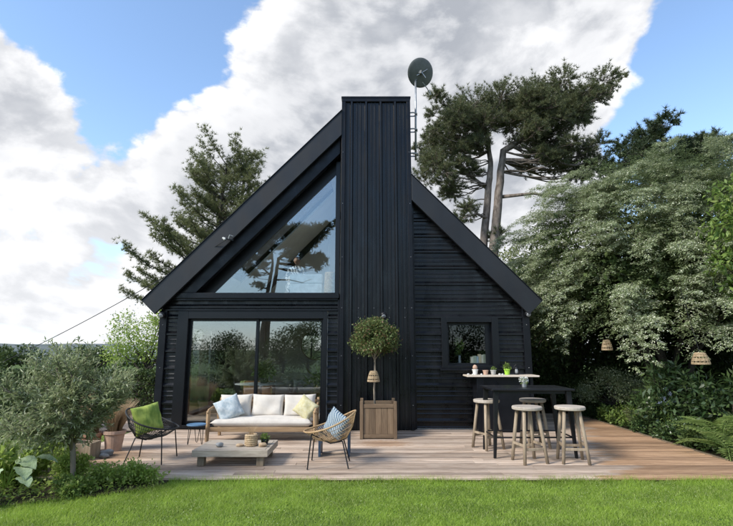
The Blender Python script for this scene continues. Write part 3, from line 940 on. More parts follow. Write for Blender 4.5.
# ================================================================== FURNITURE
def cushion(wd, ht, th, n=14, puff=0.38, seed=0, crease=0.0):
    """soft pillow in the xz plane, thickness along y, centred"""
    rg = random.Random(seed)
    ph = [rg.uniform(0, 6.28) for _ in range(4)]
    vs, fs = [], []
    for side in (-1, 1):
        for j in range(n + 1):
            for i in range(n + 1):
                u, v = -1 + 2 * i / n, -1 + 2 * j / n
                e = max(0.0, (1 - abs(u) ** 3.0)) ** puff * max(0.0, (1 - abs(v) ** 3.0)) ** puff
                # sides draw in between the corners
                x = u * wd / 2 * (1 - 0.06 * (1 - v * v) * abs(u))
                z = v * ht / 2 * (1 - 0.06 * (1 - u * u) * abs(v))
                wr = 0.017 * math.sin(5 * u + ph[0] + 2 * v) * math.sin(4 * v + ph[1]) + crease * math.sin(9 * u * v + ph[2])
                vs.append((x, side * (th / 2 * e + wr * e + 0.003), z))
    m = (n + 1) * (n + 1)
    for s in range(2):
        for j in range(n):
            for i in range(n):
                a = s * m + j * (n + 1) + i
                f = (a, a + 1, a + n + 2, a + n + 1)
                fs.append(f if s == 0 else f[::-1])
    rim = [i for i in range(n + 1)] + [(j + 1) * (n + 1) - 1 for j in range(1, n + 1)] + [n * (n + 1) + i for i in range(n - 1, -1, -1)] + [j * (n + 1) for j in range(n - 1, 0, -1)]
    for a, b_ in zip(rim, rim[1:] + rim[:1]):
        fs.append((b_, a, a + m, b_ + m))
    b = MB(); b.add(vs, fs)
    return b

# ---- sofa
SX0, SX1 = -2.90, -0.90
sofa = thing('garden_sofa', 'three seat garden sofa with cream cushions and wooden frame before the glass door', 'sofa', ((SX0 + SX1) / 2, 9.18, 0))
SW = (SX1 - SX0) / 2
for s in (-1, 1):
    b = MB(); b.taper((s * (SW - .03), .04, 0), (s * (SW - .035), .05, .53), (.045, .055), (.05, .065)); b.build('leg', M['teak_z'], sofa, bevel=.006)
    b = MB(); b.taper((s * (SW - .06), .72, 0), (s * (SW - .05), .64, .40), (.045, .05), (.05, .06)); b.taper((s * (SW - .05), .64, .40), (s * (SW - .05), .80, .70), (.05, .06), (.045, .045)); b.build('leg', M['teak_z'], sofa, bevel=.006)
    b = MB()
    b.tube([(s * (SW - .035), .0, .50), (s * (SW - .03), .08, .545), (s * (SW - .03), .30, .565), (s * (SW - .04), .60, .60), (s * (SW - .05), .78, .655)], [.018, .022, .022, .021, .018], 10)
    b.build('armrest', M['teak'], sofa, smooth=True)
b = MB(); b.box(-SW + .0605, SW - .0605, .035, .085, .165, .245); b.build('front_rail', M['teak'], sofa, bevel=.006)
b = MB(); b.box(-SW + .08, SW - .08, .62, .66, .20, .27); b.build('back_rail', M['teak'], sofa, bevel=.006)
b = MB(); b.box(-SW + .08, SW - .08, .78, .815, .60, .655); b.build('back_rail', M['teak'], sofa, bevel=.006)
for k in range(9):
    x = -SW + .25 + k * (2 * SW - .5) / 8
    b = MB(); b.taper((x, .65, .26), (x, .795, .61), (.035, .018), (.035, .018)); b.build('back_slat', M['teak_z'], sofa)
b = cushion(2 * SW - .15, .62, .15, n=26, puff=0.10, seed=31)
o = b.build('seat_cushion', M['linen'], sofa, smooth=True)
o.rotation_euler = (R(-90), 0, 0); o.location = (0, .34, .318)
for k in (-1, 0, 1):
    wdt = (2 * SW - .16) / 3
    b = cushion(wdt * 1.01, .43, .19, n=18, puff=0.22, seed=50 + k, crease=.004)
    o = b.build('back_cushion', M['linen'], sofa, smooth=True)
    o.rotation_euler = (R(-16), R(random.Random(k).uniform(-1.5, 1.5)), 0); o.location = (k * wdt, .60, .565)
# loose pillows are things of their own
b = cushion(.46, .42, .15, seed=3, crease=.006); o = b.build('throw_pillow', M['blue_cloth'], smooth=True)
tag(o, 'pale blue printed throw pillow leaning at the end of the cream sofa', 'pillow'); o.location = (-2.56, 9.46, .55); o.rotation_euler = (R(-24), R(-22), R(24))
b = cushion(.40, .36, .14, seed=4, crease=.006); o = b.build('throw_pillow', M['yellow_cloth'], smooth=True)
tag(o, 'pale yellow printed throw pillow propped on the sofa armrest', 'pillow'); o.location = (-1.13, 9.42, .56); o.rotation_euler = (R(-22), R(30), R(-28))

# ---- round side table
t = thing('side_table', 'small round blue side table with black hairpin legs beside the sofa', 'table', (-2.99, 8.98, 0))
b = MB(); b.lathe([(.0, .315), (.155, .315), (.165, .322), (.165, .335), (.16, .340), (.15, .334), (.0, .334)], 28); b.build('table_top', M['blue_metal'], t, smooth=False)
for k in range(3):
    a = R(100 + 120 * k)
    ca, sa = math.cos(a), math.sin(a)
    p = lambda r, tt, z: (r * ca - tt * sa, r * sa + tt * ca, z)
    b = MB(); b.tube([p(.11, -.05, .314), p(.135, -.012, .02), p(.137, 0, .006), p(.135, .012, .02), p(.11, .05, .314)], .006, 6); b.build('leg', M['black_metal'], t)

# ---- coffee table
CT = thing('coffee_table', 'low pale wooden slab coffee table on squat square legs', 'table', (-1.93, 7.27, 0))
TW, TD = .535, .83
TZ0, TZ1 = .135, .225
b = MB(); b.box(-TW, TW, 0, .045, TZ0, TZ1 - .002); b.build('apron', M['grey_wood'], CT, bevel=.004)
b = MB(); b.box(-TW, TW, TD - .045, TD, TZ0, TZ1 - .002); b.build('apron', M['grey_wood'], CT, bevel=.004)
for s in (-1, 1):
    b = MB(); b.box(s * TW - (.045 if s > 0 else 0), s * TW + (.045 if s < 0 else 0), .0455, TD - .0455, TZ0, TZ1 - .002); b.build('apron', M['grey_wood'], CT, bevel=.004)
nb = 7
for k in range(nb):
    y0 = .048 + k * (TD - .096) / nb
    b = MB(); b.box(-TW + .048, TW - .048, y0 + .003, y0 + (TD - .096) / nb - .003, TZ1 - .035, TZ1 + .001); b.build('top_board', M['grey_wood'], CT, bevel=.003)
for x, y in ((-.42, .05), (.42, .05), (-.42, TD - .15), (.42, TD - .15)):
    b = MB(); b.box(x - .05, x + .05, y, y + .10, 0.001, TZ0 - .001); b.build('leg', M['leg_wood'], CT, bevel=.005)
ctz = TZ1 + .001
def at_ct(x, y): return (-1.93 + x, 7.27 + y, ctz)
t = thing('woven_vase', 'woven straw vase holding dry grass stalks on the coffee table', 'vase', at_ct(.225, .33))
b = MB(); b.lathe([(.0, 0), (.085, 0), (.092, .03), (.094, .10), (.088, .165), (.078, .17), (.076, .15), (.0, .148)], 20); b.build('vase_body', M['wicker'], t, smooth=True)
for k in range(6):
    b = MB(); b.ring([((.094) * math.cos(i * math.pi / 9), (.094) * math.sin(i * math.pi / 9), .02 + k * .026) for i in range(18)], .007, 5); b.build('woven_band', M['wicker'], t)
def dry_grass(parent, n, h, spread, seed, wd=.0022, base_r=.03, name='dry_grass'):
    rs = np.random.RandomState(seed)
    V = []
    for i in range(n):
        a = rs.uniform(0, 6.283); sp = spread * rs.rand() ** .7; hh = h * rs.uniform(.55, 1.0)
        b0 = np.array([math.cos(a), math.sin(a), 0]) * base_r * rs.rand()
        d = np.array([math.cos(a), math.sin(a), 0]) * sp
        side = np.array([-math.sin(a + 1), math.cos(a + 1), 0]) * wd
        prev = None
        for q in range(5):
            tt = q / 4
            p = b0 + d * tt ** 1.8 + np.array([0, 0, hh * (tt - .22 * sp / h * tt * tt)])
            wq = side * (1 - tt * .8)
            if prev is not None: V += [prev[0] - prev[1], prev[0] + prev[1], p + wq, p - wq]
            prev = (p, wq)
    return npobj(name, np.array(V), 4, M['straw'], parent)
o = dry_grass(t, 60, .24, .11, 5, .0016); o.location = (0, 0, .13)
t = thing('small_plant_pot', 'small dark pot with green succulent on the coffee table', 'pot', at_ct(.40, .45))
b = MB(); b.lathe([(.0, 0), (.045, 0), (.058, .075), (.05, .08), (.048, .06), (.0, .06)], 16); b.build('pot', M['black_metal'], t, smooth=True)
rs = np.random.RandomState(8); V = blob_leaves(rs, [(0, 0, .085, .05)], 160, .045, .014, shell=.2); npobj('foliage', V, 4, M['green_leaf'], t)
for (x, y, r, sd, m_, lb_) in ((.07, .28, (.055, .045, .022), 1, 'tan_stone', 'flat tan stone beside the woven vase on the coffee table'),
                               (.41, .26, (.065, .05, .032), 2, 'tan_stone', 'rounded tan stone before the small dark pot'),
                               (-.22, .24, (.055, .05, .034), 3, 'stone', 'dark grey bowl shaped stone alone on the coffee table')):
    b = MB(); b.blob((0, 0, r[2] * .9), r, sd); o = b.build('stone', M[m_], smooth=True); o.location = at_ct(x, y); tag(o, lb_, 'stone')

# ---- round cord chairs
def cord_chair(name, label, loc, rz, frame_m, rim_m, cord_m, group):
    """shell chair: egg shaped rim, cords to a small base ring; faces +x"""
    t = thing(name, label, 'chair', loc, rz, group)
    tilt = math.atan2(.28, .74)
    def rim_pt(a, k=1.0):
        u = math.cos(a) * .40 * k; v = math.sin(a) * (.37 - .05 * math.cos(a)) * k
        bow = -.05 * (abs(math.sin(a)) ** 2) * k
        return Vector((u * math.cos(tilt) + .0, v, .605 - u * math.sin(tilt) + bow))
    n = 44
    rim = [rim_pt(2 * math.pi * i / n) for i in range(n)]
    b = MB(); b.ring(rim, .0125, 8); b.build('rim', rim_m, t, smooth=True)
    cen = Vector((-.12, 0, .345))
    base = [cen + Vector((.13 * math.cos(2 * math.pi * i / 24), .15 * math.sin(2 * math.pi * i / 24), .035 * -math.cos(2 * math.pi * i / 24))) for i in range(24)]
    b = MB(); b.ring(base, .009, 6); b.build('base_ring', frame_m, t, smooth=True)
    b = MB()
    ns = 72
    for i in range(ns):
        a = 2 * math.pi * i / ns
        p0 = rim_pt(a)
        p1 = cen + Vector((.13 * math.cos(a), .15 * math.sin(a), -.035 * math.cos(a)))
        mid = (p0 + p1) / 2 + Vector((0, 0, -.03)) + Vector((math.cos(a) * .02, math.sin(a) * .02, 0))
        b.tube([p0, mid, p1], .0032, 4, caps=False)
    for i in range(14):
        y = -.14 + .28 * i / 13
        xx = .125 * math.sqrt(max(0, 1 - (y / .15) ** 2))
        b.tube([cen + Vector((-xx, y, .03)), cen + Vector((xx, y, -.03))], .003, 4, caps=False)
    for kk in (.42, .62, .8):
        ring = []
        for i in range(36):
            a = 2 * math.pi * i / 36
            p0 = rim_pt(a); p1 = cen + Vector((.13 * math.cos(a), .15 * math.sin(a), -.035 * math.cos(a)))
            ring.append(p1.lerp(p0, kk) + Vector((math.cos(a) * .02, math.sin(a) * .02, -.035)) * (1 - abs(2 * kk - 1)))
        b.ring(ring, .0035, 4)
    b.build('woven_cords', cord_m, t)
    for s in (-1, 1):
        b = MB(); b.tube([(.24, s * .25, .46), (.285, s * .29, .0)], .0095, 8); b.build('leg', frame_m, t)
        b = MB(); b.tube([(-.19, s * .13, .345), (-.28, s * .25, .0)], .0095, 8); b.build('leg', frame_m, t)
        b = MB(); b.tube([(.24, s * .25, .46), (-.02, s * .16, .32), (-.19, s * .13, .345)], .008, 6); b.build('seat_bar', frame_m, t)
    return t
G = 'round cord lounge chairs'
cord_chair('cord_chair', 'black cord shell chair with thin black legs near the olive tree', (-3.22, 7.70, 0), R(0), M['black_metal'], M['black_cord'], M['black_cord'], G)
cord_chair('cord_chair', 'honey rattan shell chair with black legs near the wooden planter', (-.53, 7.42, 0), R(180), M['black_metal'], M['rattan'], M['rattan'], G)
b = cushion(.46, .42, .16, seed=9, crease=.006); o = b.build('throw_pillow', M['green_cloth'], smooth=True)
tag(o, 'bright green leaf print pillow in the black cord chair', 'pillow'); o.location = (-3.30, 7.68, .60); o.rotation_euler = (R(-16), R(-8), R(58))
b = cushion(.40, .36, .15, seed=10, crease=.006); o = b.build('throw_pillow', M['stripe_cloth'], smooth=True)
tag(o, 'blue and white striped pillow in the rattan shell chair', 'pillow'); o.location = (-.44, 7.44, .56); o.rotation_euler = (R(-14), R(22), R(-48))
# ---- navy table behind the rattan chair
t = thing('side_table', 'low navy painted side table with plank legs behind the rattan chair', 'table', (-.50, 8.12, 0))
b = MB(); b.box(-.26, .26, -.20, .20, .405, .43); b.build('table_top', M['navy'], t, bevel=.004)
for s in (-1, 1):
    b = MB(); b.box(s * .225 - .018, s * .225 + .018, -.19, -.11, 0, .404); b.build('leg', M['navy'], t, bevel=.003)
    b = MB(); b.box(s * .225 - .018, s * .225 + .018, .11, .19, 0, .404); b.build('leg', M['navy'], t, bevel=.003)
    b = MB(); b.box(s * .225 - .012, s * .225 + .012, -.109, .109, .02, .16); b.build('side_plate', M['navy'], t)

# ---- planter box with standard tree
PB = thing('planter_box', 'square brown wooden planter box against the chimney', 'planter', (.222, 9.80, 0))
hw, hz_ = .315, .63
for sx in (-1, 1):
    for sy in (-1, 1):
        b = MB(); b.box(sx * hw - .03, sx * hw + .03, sy * hw - .03, sy * hw + .03, 0, .675); b.build('corner_post', M['box_wood'], PB, bevel=.006)
for side in range(4):
    mt = Matrix.Rotation(side * math.pi / 2, 4, 'Z')
    for z0, z1 in ((.015, .085), (.555, .625)):
        b = MB(); b.box(-hw + .031, hw - .031, -hw - .014, -hw + .012, z0, z1, mt); b.build('rail', M['box_wood_x'] if side % 2 == 0 else M['box_wood'], PB, bevel=.004)
    for k in range(5):
        ww = (2 * hw - .066) / 5
        x0 = -hw + .033 + k * ww
        b = MB(); b.box(x0 + .002, x0 + ww - .002, -hw - .001, -hw + .012, .086, .554, mt); b.build('panel_board', M['box_wood'], PB, bevel=.003)
b = MB(); b.box(-hw + .02, hw - .02, -hw + .02, hw - .02, .50, .57); b.build('potting_soil', M['soil'], PB)

PT = thing('standard_tree', 'clipped lollipop tree with reddish tips growing in the wooden planter', 'tree', (.16, 9.80, .57))
b = MB(); b.tube([(0, 0, -.02), (-.012, 0, .3), (.008, .01, .65), (0, 0, 1.0), (.0, .0, 1.2)], [.022, .018, .017, .016, .012], 8)
rg = random.Random(5)
lob = []
for k in range(26):
    a = rg.uniform(0, 6.28); el = math.asin(rg.uniform(-.55, 1)); r = .30 + rg.uniform(-.05, .06)
    lob.append((r * math.cos(a) * math.cos(el) * 1.12, r * math.sin(a) * math.cos(el) * 1.12, 1.24 + r * .95 * math.sin(el), .15 + rg.uniform(-.03, .04)))
lob.append((0, 0, 1.24, .26))
for l_ in lob[:14]:
    b.tube([(0, 0, .92 + rg.uniform(-.08, .1)), (l_[0] * .5, l_[1] * .5, (1.0 + l_[2]) / 2 - .02), l_[:3]], [.009, .006, .003], 5)
b.build('trunk', M['trunk_pale'], PT, smooth=True)
rs = np.random.RandomState(21)
V = blob_leaves(rs, lob, 10500, .052, .024, shell=.25, up=.5)
npobj('crown', V, 4, M['photinia'], PT)

# ---- woven lanterns
def lantern(label, loc, hang, r=.115, h=.19):
    t = thing('woven_lantern', label, 'lantern', loc, 0, 'woven hanging lanterns')
    nr = 11
    prof_r = lambda k: r * (1.0 - .42 * (k / (nr - 1)) ** 1.6)
    for k in range(nr):
        if k in (2, 6): continue
        rr = prof_r(k); z = h * k / (nr - 1)
        b = MB(); b.ring([(rr * math.cos(i * math.pi / 10), rr * math.sin(i * math.pi / 10), z) for i in range(20)], .0085, 5); b.build('woven_band', M['wicker'], t)
    b = MB()
    for i in range(14):
        a = i * 2 * math.pi / 14
        b.tube([(prof_r(k) * math.cos(a), prof_r(k) * math.sin(a), h * k / (nr - 1)) for k in range(0, nr, 2)], .005, 4)
    b.build('ribs', M['wicker'], t)
    b = MB(); b.lathe([(.0, h), (prof_r(nr - 1), h), (prof_r(nr - 1) * .9, h + .012), (.0, h + .014)], 16); b.build('top', M['wicker'], t)
    b = MB(); b.tube([(0, 0, h + .01), (hang[0] * .5, hang[1] * .5, h + hang[2] * .5), (hang[0], hang[1], h + hang[2])], .004, 4); b.build('cord', M['black_cord'], t)
    return t
lantern('woven lantern hung on the stem of the potted tree', (.135, 9.68, 1.025), (.02, .12, .18), .115, .185)
lantern('woven lantern hanging under the silver shrub close to the house corner', (5.08, 10.5, 1.62), (.1, .5, .95), .105, .20)
lantern('woven lantern hanging above the ferns beside the deck', (6.02, 9.0, 1.372), (.1, .5, 1.25), .145, .19)

# ---- bar counter and what stands on it
t = thing('bar_counter', 'black wall bar with a pale wooden top under the small window', 'counter', (0, 0, 0))
b = MB(); b.add([], []); b.prism([(2.02, 1.085), (3.47, 1.085), (3.47, 1.118), (2.02, 1.118)], 10.06, 10.53); b.build('counter_top', M['counter'], t, bevel=.006)
b = MB(); b.box(2.22, 2.36, 10.14, 10.56, .003, 1.083); b.build('end_panel', M['trim'], t, bevel=.004)
b = MB(); b.box(2.361, 3.30, 10.20, 10.23, .003, 1.083); b.build('front_panel', M['trim'], t)
b = MB(); b.box(3.301, 3.36, 10.14, 10.56, .003, 1.083); b.build('end_panel', M['trim'], t, bevel=.004)
BZ = 1.119
def pot(name, label, loc, r0, r1, h, mat_, plant=None, n=120, leaf=.05, pr=.06, rise=.03, seed=1, lmat='green_leaf', rim=True):
    t = thing(name, label, 'pot', loc)
    b = MB()
    pf = [(.0, 0), (r0, 0), (r0 + (r1 - r0) * .8, h * .8)]
    pf += [(r1 * 1.06, h * .8), (r1 * 1.08, h), (r1 * .95, h), (r1 * .92, h * .85), (0, h * .85)] if rim else [(r1, h), (r1 * .93, h), (r1 * .90, h * .85), (0, h * .85)]
    b.lathe(pf, 20); b.build('pot', M[mat_], t, smooth=False)
    if plant:
        rs = np.random.RandomState(seed)
        V = blob_leaves(rs, [(0, 0, h + rise, pr), (pr * .5, 0, h + rise * 1.3, pr * .6), (-pr * .5, pr * .2, h + rise * .8, pr * .6)], n, leaf, leaf * .4, shell=.1)
        npobj('foliage', V, 4, M[lmat], t)
    return t
pot('plant_pot', 'white ceramic pot with clay ball on the bar counter', (2.24, 10.34, BZ), .042, .058, .11, 'white_pot')
pot('plant_pot', 'small terracotta pot on the bar between the white and grey pots', (2.46, 10.36, BZ), .042, .056, .09, 'clay_pale')
pot('plant_pot', 'grey pot with a small green plant on the bar counter', (2.62, 10.36, BZ), .044, .058, .095, 'grey_pot', True, 90, .035, .045, .015, 3)
pot('plant_pot', 'lime green pot with a leafy herb on the bar counter', (2.90, 10.34, BZ), .046, .062, .12, 'lime', True, 130, .055, .06, .04, 4)
b = MB(); b.blob((0, 0, .0), (.05, .05, .055), 7, 8, .05); o = b.build('clay_ball', M['clay_pale'], smooth=True); o.location = (2.24, 10.34, BZ + .145); tag(o, 'pinkish clay ball resting in the white pot', 'ball')
t = thing('metal_lantern', 'small black wire table lantern on the bar beside the lime pot', 'lantern', (3.10, 10.36, BZ))
b = MB(); b.lathe([(.0, 0), (.05, 0), (.05, .014), (.02, .02)], 14); b.build('base', M['black_metal'], t)
b = MB(); b.lathe([(.028, .02), (.034, .06), (.03, .1), (.022, .12)], 14); b.build('glass', M['lampglass'], t, smooth=True)
for s in (-1, 1):
    b = MB(); b.tube([(s * .05, 0, .01), (s * .062, 0, .10), (s * .04, 0, .17), (0, 0, .205)], .005, 5); b.build('handle', M['black_metal'], t)
b = MB(); b.lathe([(.045, .125), (.03, .15), (.008, .165)], 14); b.build('hood', M['black_metal'], t)
for k, (x, s) in enumerate(((2.03, .02), (2.12, .016), (2.35, .018), (2.72, .02), (2.78, .018))):
    lbs = ['white pebble at the free end of the bar counter', 'small white pebble beside the white pot on the bar', 'white shell between the white and terracotta pots', 'white pebble beside the grey pot on the bar', 'small pale pebble between the grey and lime pots']
    if k < 2: x += .05
    b = MB(); b.blob((0, 0, s * .7), (s * 1.3, s, s * .75), 40 + k, 6); o = b.build('pebble', M['white_pot'], smooth=True); o.location = (x, 10.25, BZ); tag(o, lbs[k], 'pebble')
# on the inside sill of the window
SZ = 1.302
b = MB(); b.box(1.73, 2.67, 10.755, 11.05, 1.255, SZ); b.build('inner_sill', M['paper_white'], house)
x = 2.27
for k, (wd_, hh) in enumerate(((.05, .17), (.06, .19), (.045, .18), (.055, .225), (.05, .21), (.06, .22))):
    b = MB(); b.box(-wd_ / 2, wd_ / 2, -.06, .06, 0, hh); o = b.build('book', M['paper'][k % 4], bevel=.003)
    o.location = (x + wd_ / 2, 10.88, SZ + .003); x += wd_ + .003
    tag(o, 'upright book in the row on the inside window sill', 'book', 'books on the window sill')
for k in range(11):
    b = MB(); rr = .016 + .012 * ((k * 7) % 5) / 5
    b.blob((0, 0, rr * .8), (rr * 1.2, rr, rr * .85), 60 + k, 6); o = b.build('pebble', M['white_pot'] if k % 3 else M['clay_pale'], smooth=True)
    o.location = (1.80 + k * .075 + (.02 if k % 2 else 0), 10.785, SZ + .002); tag(o, 'small pale pebble or shell on the window sill', 'pebble', 'pebbles on the window sill')
t = thing('sill_vase', 'slim glass vase with tall green stems behind the bar window', 'vase', (2.03, 10.90, SZ))
b = MB(); b.lathe([(.0, 0), (.03, 0), (.034, .06), (.024, .16), (.03, .2), (.026, .2), (.0, .19)], 14); b.build('vase_body', M['lampglass'], t, smooth=True)
rs = np.random.RandomState(6); V = blob_leaves(rs, [(0, 0, .32, .07), (.02, 0, .42, .07), (-.03, 0, .5, .06)], 160, .09, .02, shell=.1); npobj('stems', V, 4, M['green_leaf'], t)

# ---- black bar table
BT = thing('bar_table', 'tall black metal bar table with splayed legs on the deck', 'table', (2.57, 8.18, 0))
b = MB(); b.box(-.64, .64, -.42, .42, 1.0, 1.03); b.build('table_top', M['black_metal'], BT, bevel=.008)
b = MB(); b.box(-.54, .54, -.33, -.31, .95, .999); b.build('apron', M['black_metal'], BT)
b = MB(); b.box(-.54, .54, .31, .33, .95, .999); b.build('apron', M['black_metal'], BT)
for sx in (-1, 1):
    for sy in (-1, 1):
        b = MB(); b.taper((sx * .62, sy * .34, 0), (sx * .56, sy * .33, .998), (.04, .04), (.08, .065), up=(0, 1, 0)); b.build('leg', M['black_metal'], BT, bevel=.006)
for sy in (-1, 1):
    b = MB(); b.tube([(-.60, sy * .337, .30), (.60, sy * .327, .30)], .012, 8); b.build('foot_rail', M['black_metal'], BT)
for sx in (-1, 1):
    b = MB(); b.tube([(sx * .60, -.337, .30), (sx * .60, .337, .30)], .012, 8); b.build('foot_rail', M['black_metal'], BT)
t = thing('flower_tin', 'small silver tin with white flowers on the black bar table', 'flowers', (2.56, 8.18, 1.031))
b = MB(); b.lathe([(.0, 0), (.038, 0), (.042, .085), (.036, .085), (.034, .07), (.0, .07)], 18); b.build('tin', M['tin'], t)
rs = np.random.RandomState(2)
V = blob_leaves(rs, [(0, 0, .115, .045), (.03, 0, .11, .04), (-.03, 0, .11, .04)], 260, .022, .018, shell=.5); npobj('flower_heads', V, 4, M['flower_white'], t)
V = blob_leaves(rs, [(0, 0, .09, .045)], 90, .04, .014, shell=.3); npobj('foliage', V, 4, M['bright_leaf'], t)

# ---- wooden bar stools
def stool(label, loc, rz):
    t = thing('bar_stool', label, 'stool', loc, rz, 'pale wooden bar stools')
    b = MB(); b.lathe([(.0, .742), (.205, .742), (.218, .752), (.220, .782), (.212, .793), (.0, .796)], 28); b.build('seat', M['stool_top'], t)
    for k in range(4):
        a = R(45 + 90 * k)
        b = MB(); b.tube([(.255 * math.cos(a), .255 * math.sin(a), 0), (.205 * math.cos(a), .205 * math.sin(a), .37), (.15 * math.cos(a), .15 * math.sin(a), .745)], [.024, .027, .025], 9); b.build('leg', M['stool_wood'], t, smooth=True)
    for s in (-1, 1):
        q = .228 * math.sqrt(.5)
        b = MB(); b.taper((-q, s * q, .205), (q, s * q, .205), (.026, .036), (.026, .036)); b.build('stretcher', M['stool_wood'], t, bevel=.003)
        b = MB(); b.taper((s * q, -q, .255), (s * q, q, .255), (.026, .036), (.026, .036)); b.build('stretcher', M['stool_wood'], t, bevel=.003)
    return t
stool('pale wooden bar stool at the bar table corner nearest the rattan chair and the lawn', (2.40, 7.60, 0), R(12))
stool('pale wooden bar stool on the lawn side of the table towards the ferns', (3.04, 7.60, 0), R(-8))
stool('pale wooden bar stool between the bar table end and the bar counter', (2.04, 8.62, 0), R(25))
stool('pale wooden bar stool behind the bar table, partly hidden by it', (2.86, 8.72, 0), R(5))

# ---- pots with dry grasses, stones and trough on the left of the deck
t = thing('grass_pot', 'terracotta pot with a fan of dry blond grass beside the cord chair', 'pot', (-4.14, 8.42, 0))
b = MB(); b.lathe([(.0, 0), (.12, 0), (.155, .26), (.175, .27), (.175, .32), (.15, .32), (.14, .27), (.0, .27)], 22); b.build('pot', M['clay_pale'], t)
o = dry_grass(t, 750, .62, .30, 31, .0048, .1); o.location = (0, 0, .25)
t = thing('grass_pot', 'dark terracotta pot with upright dry reddish grass by the olive tree', 'pot', (-4.48, 8.32, 0))
b = MB(); b.lathe([(.0, 0), (.13, 0), (.165, .24), (.185, .25), (.185, .30), (.16, .30), (.15, .25), (.0, .25)], 22); b.build('pot', M['terracotta'], t)
o = dry_grass(t, 750, .78, .27, 32, .0048, .1); o.location = (0, 0, .22)
t = thing('trough', 'low weathered wooden trough at the deck corner by the olive tree', 'trough', (-4.42, 7.83, 0))
for (x0, x1, y0, y1) in ((-.3, .3, -.15, -.125), (-.3, .3, .125, .15), (-.3, -.275, -.1245, .1245), (.275, .3, -.1245, .1245)):
    b = MB(); b.box(x0, x1, y0, y1, 0, .24); b.build('board', M['stool_wood'], t, bevel=.004)
b = MB(); b.box(-.27, .27, -.12, .12, .12, .19); b.build('potting_soil', M['soil'], t)
for k, (x, y, r, lb_) in enumerate(((-4.05, 8.05, (.10, .08, .05), 'flat grey stone in front of the blond grass pot'), (-4.22, 7.98, (.09, .08, .055), 'round grey stone in front of the dark terracotta pot'), (-4.0, 7.86, (.07, .06, .04), 'small grey stone on the deck nearest the cord chair'))):
    b = MB(); b.blob((0, 0, r[2] * .85), r, 70 + k); o = b.build('stone', M['stone'], smooth=True); o.location = (x, y, 0); tag(o, lb_, 'stone')

# ================================================================== INSIDE THE HOUSE
t = thing('dining_table', 'pale topped dining table inside behind the sliding door', 'table', (-2.75, 13.0, .05))
b = MB(); b.lathe([(.0, .69), (.62, .69), (.64, .70), (.64, .72), (.0, .725)], 32); o = b.build('table_top', M['paper_white'], t); o.scale = (1, .75, 1)
b = MB(); b.lathe([(.0, 0), (.28, 0), (.28, .03), (.06, .06), (.05, .69)], 18); b.build('pedestal', M['cabinet'], t)
t = thing('indoor_plant', 'leafy green plant in a dark pot on the indoor dining table', 'plant', (-2.65, 13.0, .775))
b = MB(); b.lathe([(.0, 0), (.09, 0), (.11, .14), (.1, .14), (.0, .12)], 16); b.build('pot', M['black_metal'], t)
rs = np.random.RandomState(12); V = blob_leaves(rs, [(0, 0, .36, .2), (.1, 0, .28, .15), (-.12, 0, .3, .15)], 260, .14, .07, shell=.2); npobj('foliage', V, 4, M['green_leaf'], t)
t = thing('cabinet', 'warm wooden cabinet standing inside below the dining table plant', 'cabinet', (-2.95, 13.9, .05))
b = MB(); b.box(-.4, .4, -.2, .2, .08, .72); b.build('carcass', M['cabinet'], t, bevel=.005)
for s in (-1, 1):
    b = MB(); b.box(s * .2 - .19, s * .2 + .19, -.215, -.201, .1, .7); d_ = b.build('door', M['cabinet'], t, bevel=.003)
    b = MB(); b.blob((s * .05, -.23, .42), (.012, .012, .012), 1, 5); b.build('knob', M['tin'], d_)
t = thing('indoor_sofa', 'grey sofa with cushions inside the room behind the door', 'sofa', (-1.25, 13.4, .05))
b = MB(); b.box(-.85, .85, -.4, .4, .1, .42); b.build('seat', M['sofa_dark'], t, bevel=.05, seg=3)
b = MB(); b.box(-.85, .85, .25, .45, .43, .78); b.build('backrest', M['sofa_dark'], t, bevel=.06, seg=3)
for k in (-1, 1):
    b = cushion(.7, .35, .18, seed=80 + k); o = b.build('cushion', M['stone'], t, smooth=True); o.location = (k * .38, .12, .62); o.rotation_euler = (R(-15), 0, 0)
t = thing('wall_mirror', 'large round mirror on the inside wall seen through the door', 'mirror', (-1.62, 15.985, 1.78))
b = MB(); b.lathe([(.0, 0), (.46, 0), (.46, .02), (.0, .021)], 40); o = b.build('glass', M['mirror'], t); o.rotation_euler = (R(90), 0, 0)
b = MB(); b.ring([(.47 * math.cos(i * math.pi / 20), -.012, .47 * math.sin(i * math.pi / 20)) for i in range(40)], .018, 6); b.build('frame', M['stool_wood'], t)
t = thing('indoor_plant', 'tall spiky floor plant inside at the chimney side of the door', 'plant', (-1.02, 12.2, .05))
b = MB(); b.lathe([(.0, 0), (.15, 0), (.18, .28), (.165, .28), (.0, .25)], 18); b.build('pot', M['grey_pot'], t)
rs = np.random.RandomState(13); V = blob_leaves(rs, [(0, 0, .75, .32), (.05, 0, .55, .25)], 300, .30, .045, shell=.1, up=.2); npobj('foliage', V, 4, M['green_leaf'], t)
# loft behind the gable glass
t = thing('cork_vase', 'brown bark vase with a pale dry stem behind the gable glass', 'vase', (-.84, 11.12, 2.716))
b = MB(); b.lathe([(.0, 0), (.125, 0), (.13, .3), (.12, .62), (.11, .66), (.1, .64), (.0, .6)], 22); b.build('vase_body', M['cork'], t, smooth=True)
b = MB(); b.tube([(0, 0, .6), (-.03, .0, 1.2), (.02, .0, 1.7)], [.014, .01, .006], 6); b.build('stem', M['grey_wood'], t)
t = thing('loft_chest', 'white low chest standing behind the gable glass', 'chest', (-1.38, 11.3, 2.716))
b = MB(); b.box(-.37, .37, -.18, .18, 0, .40); b.build('body', M['paper_white'], t, bevel=.02)
b = MB(); b.box(-.38, .38, -.19, .19, .405, .62); b.build('lid', M['paper_white'], t, bevel=.03)
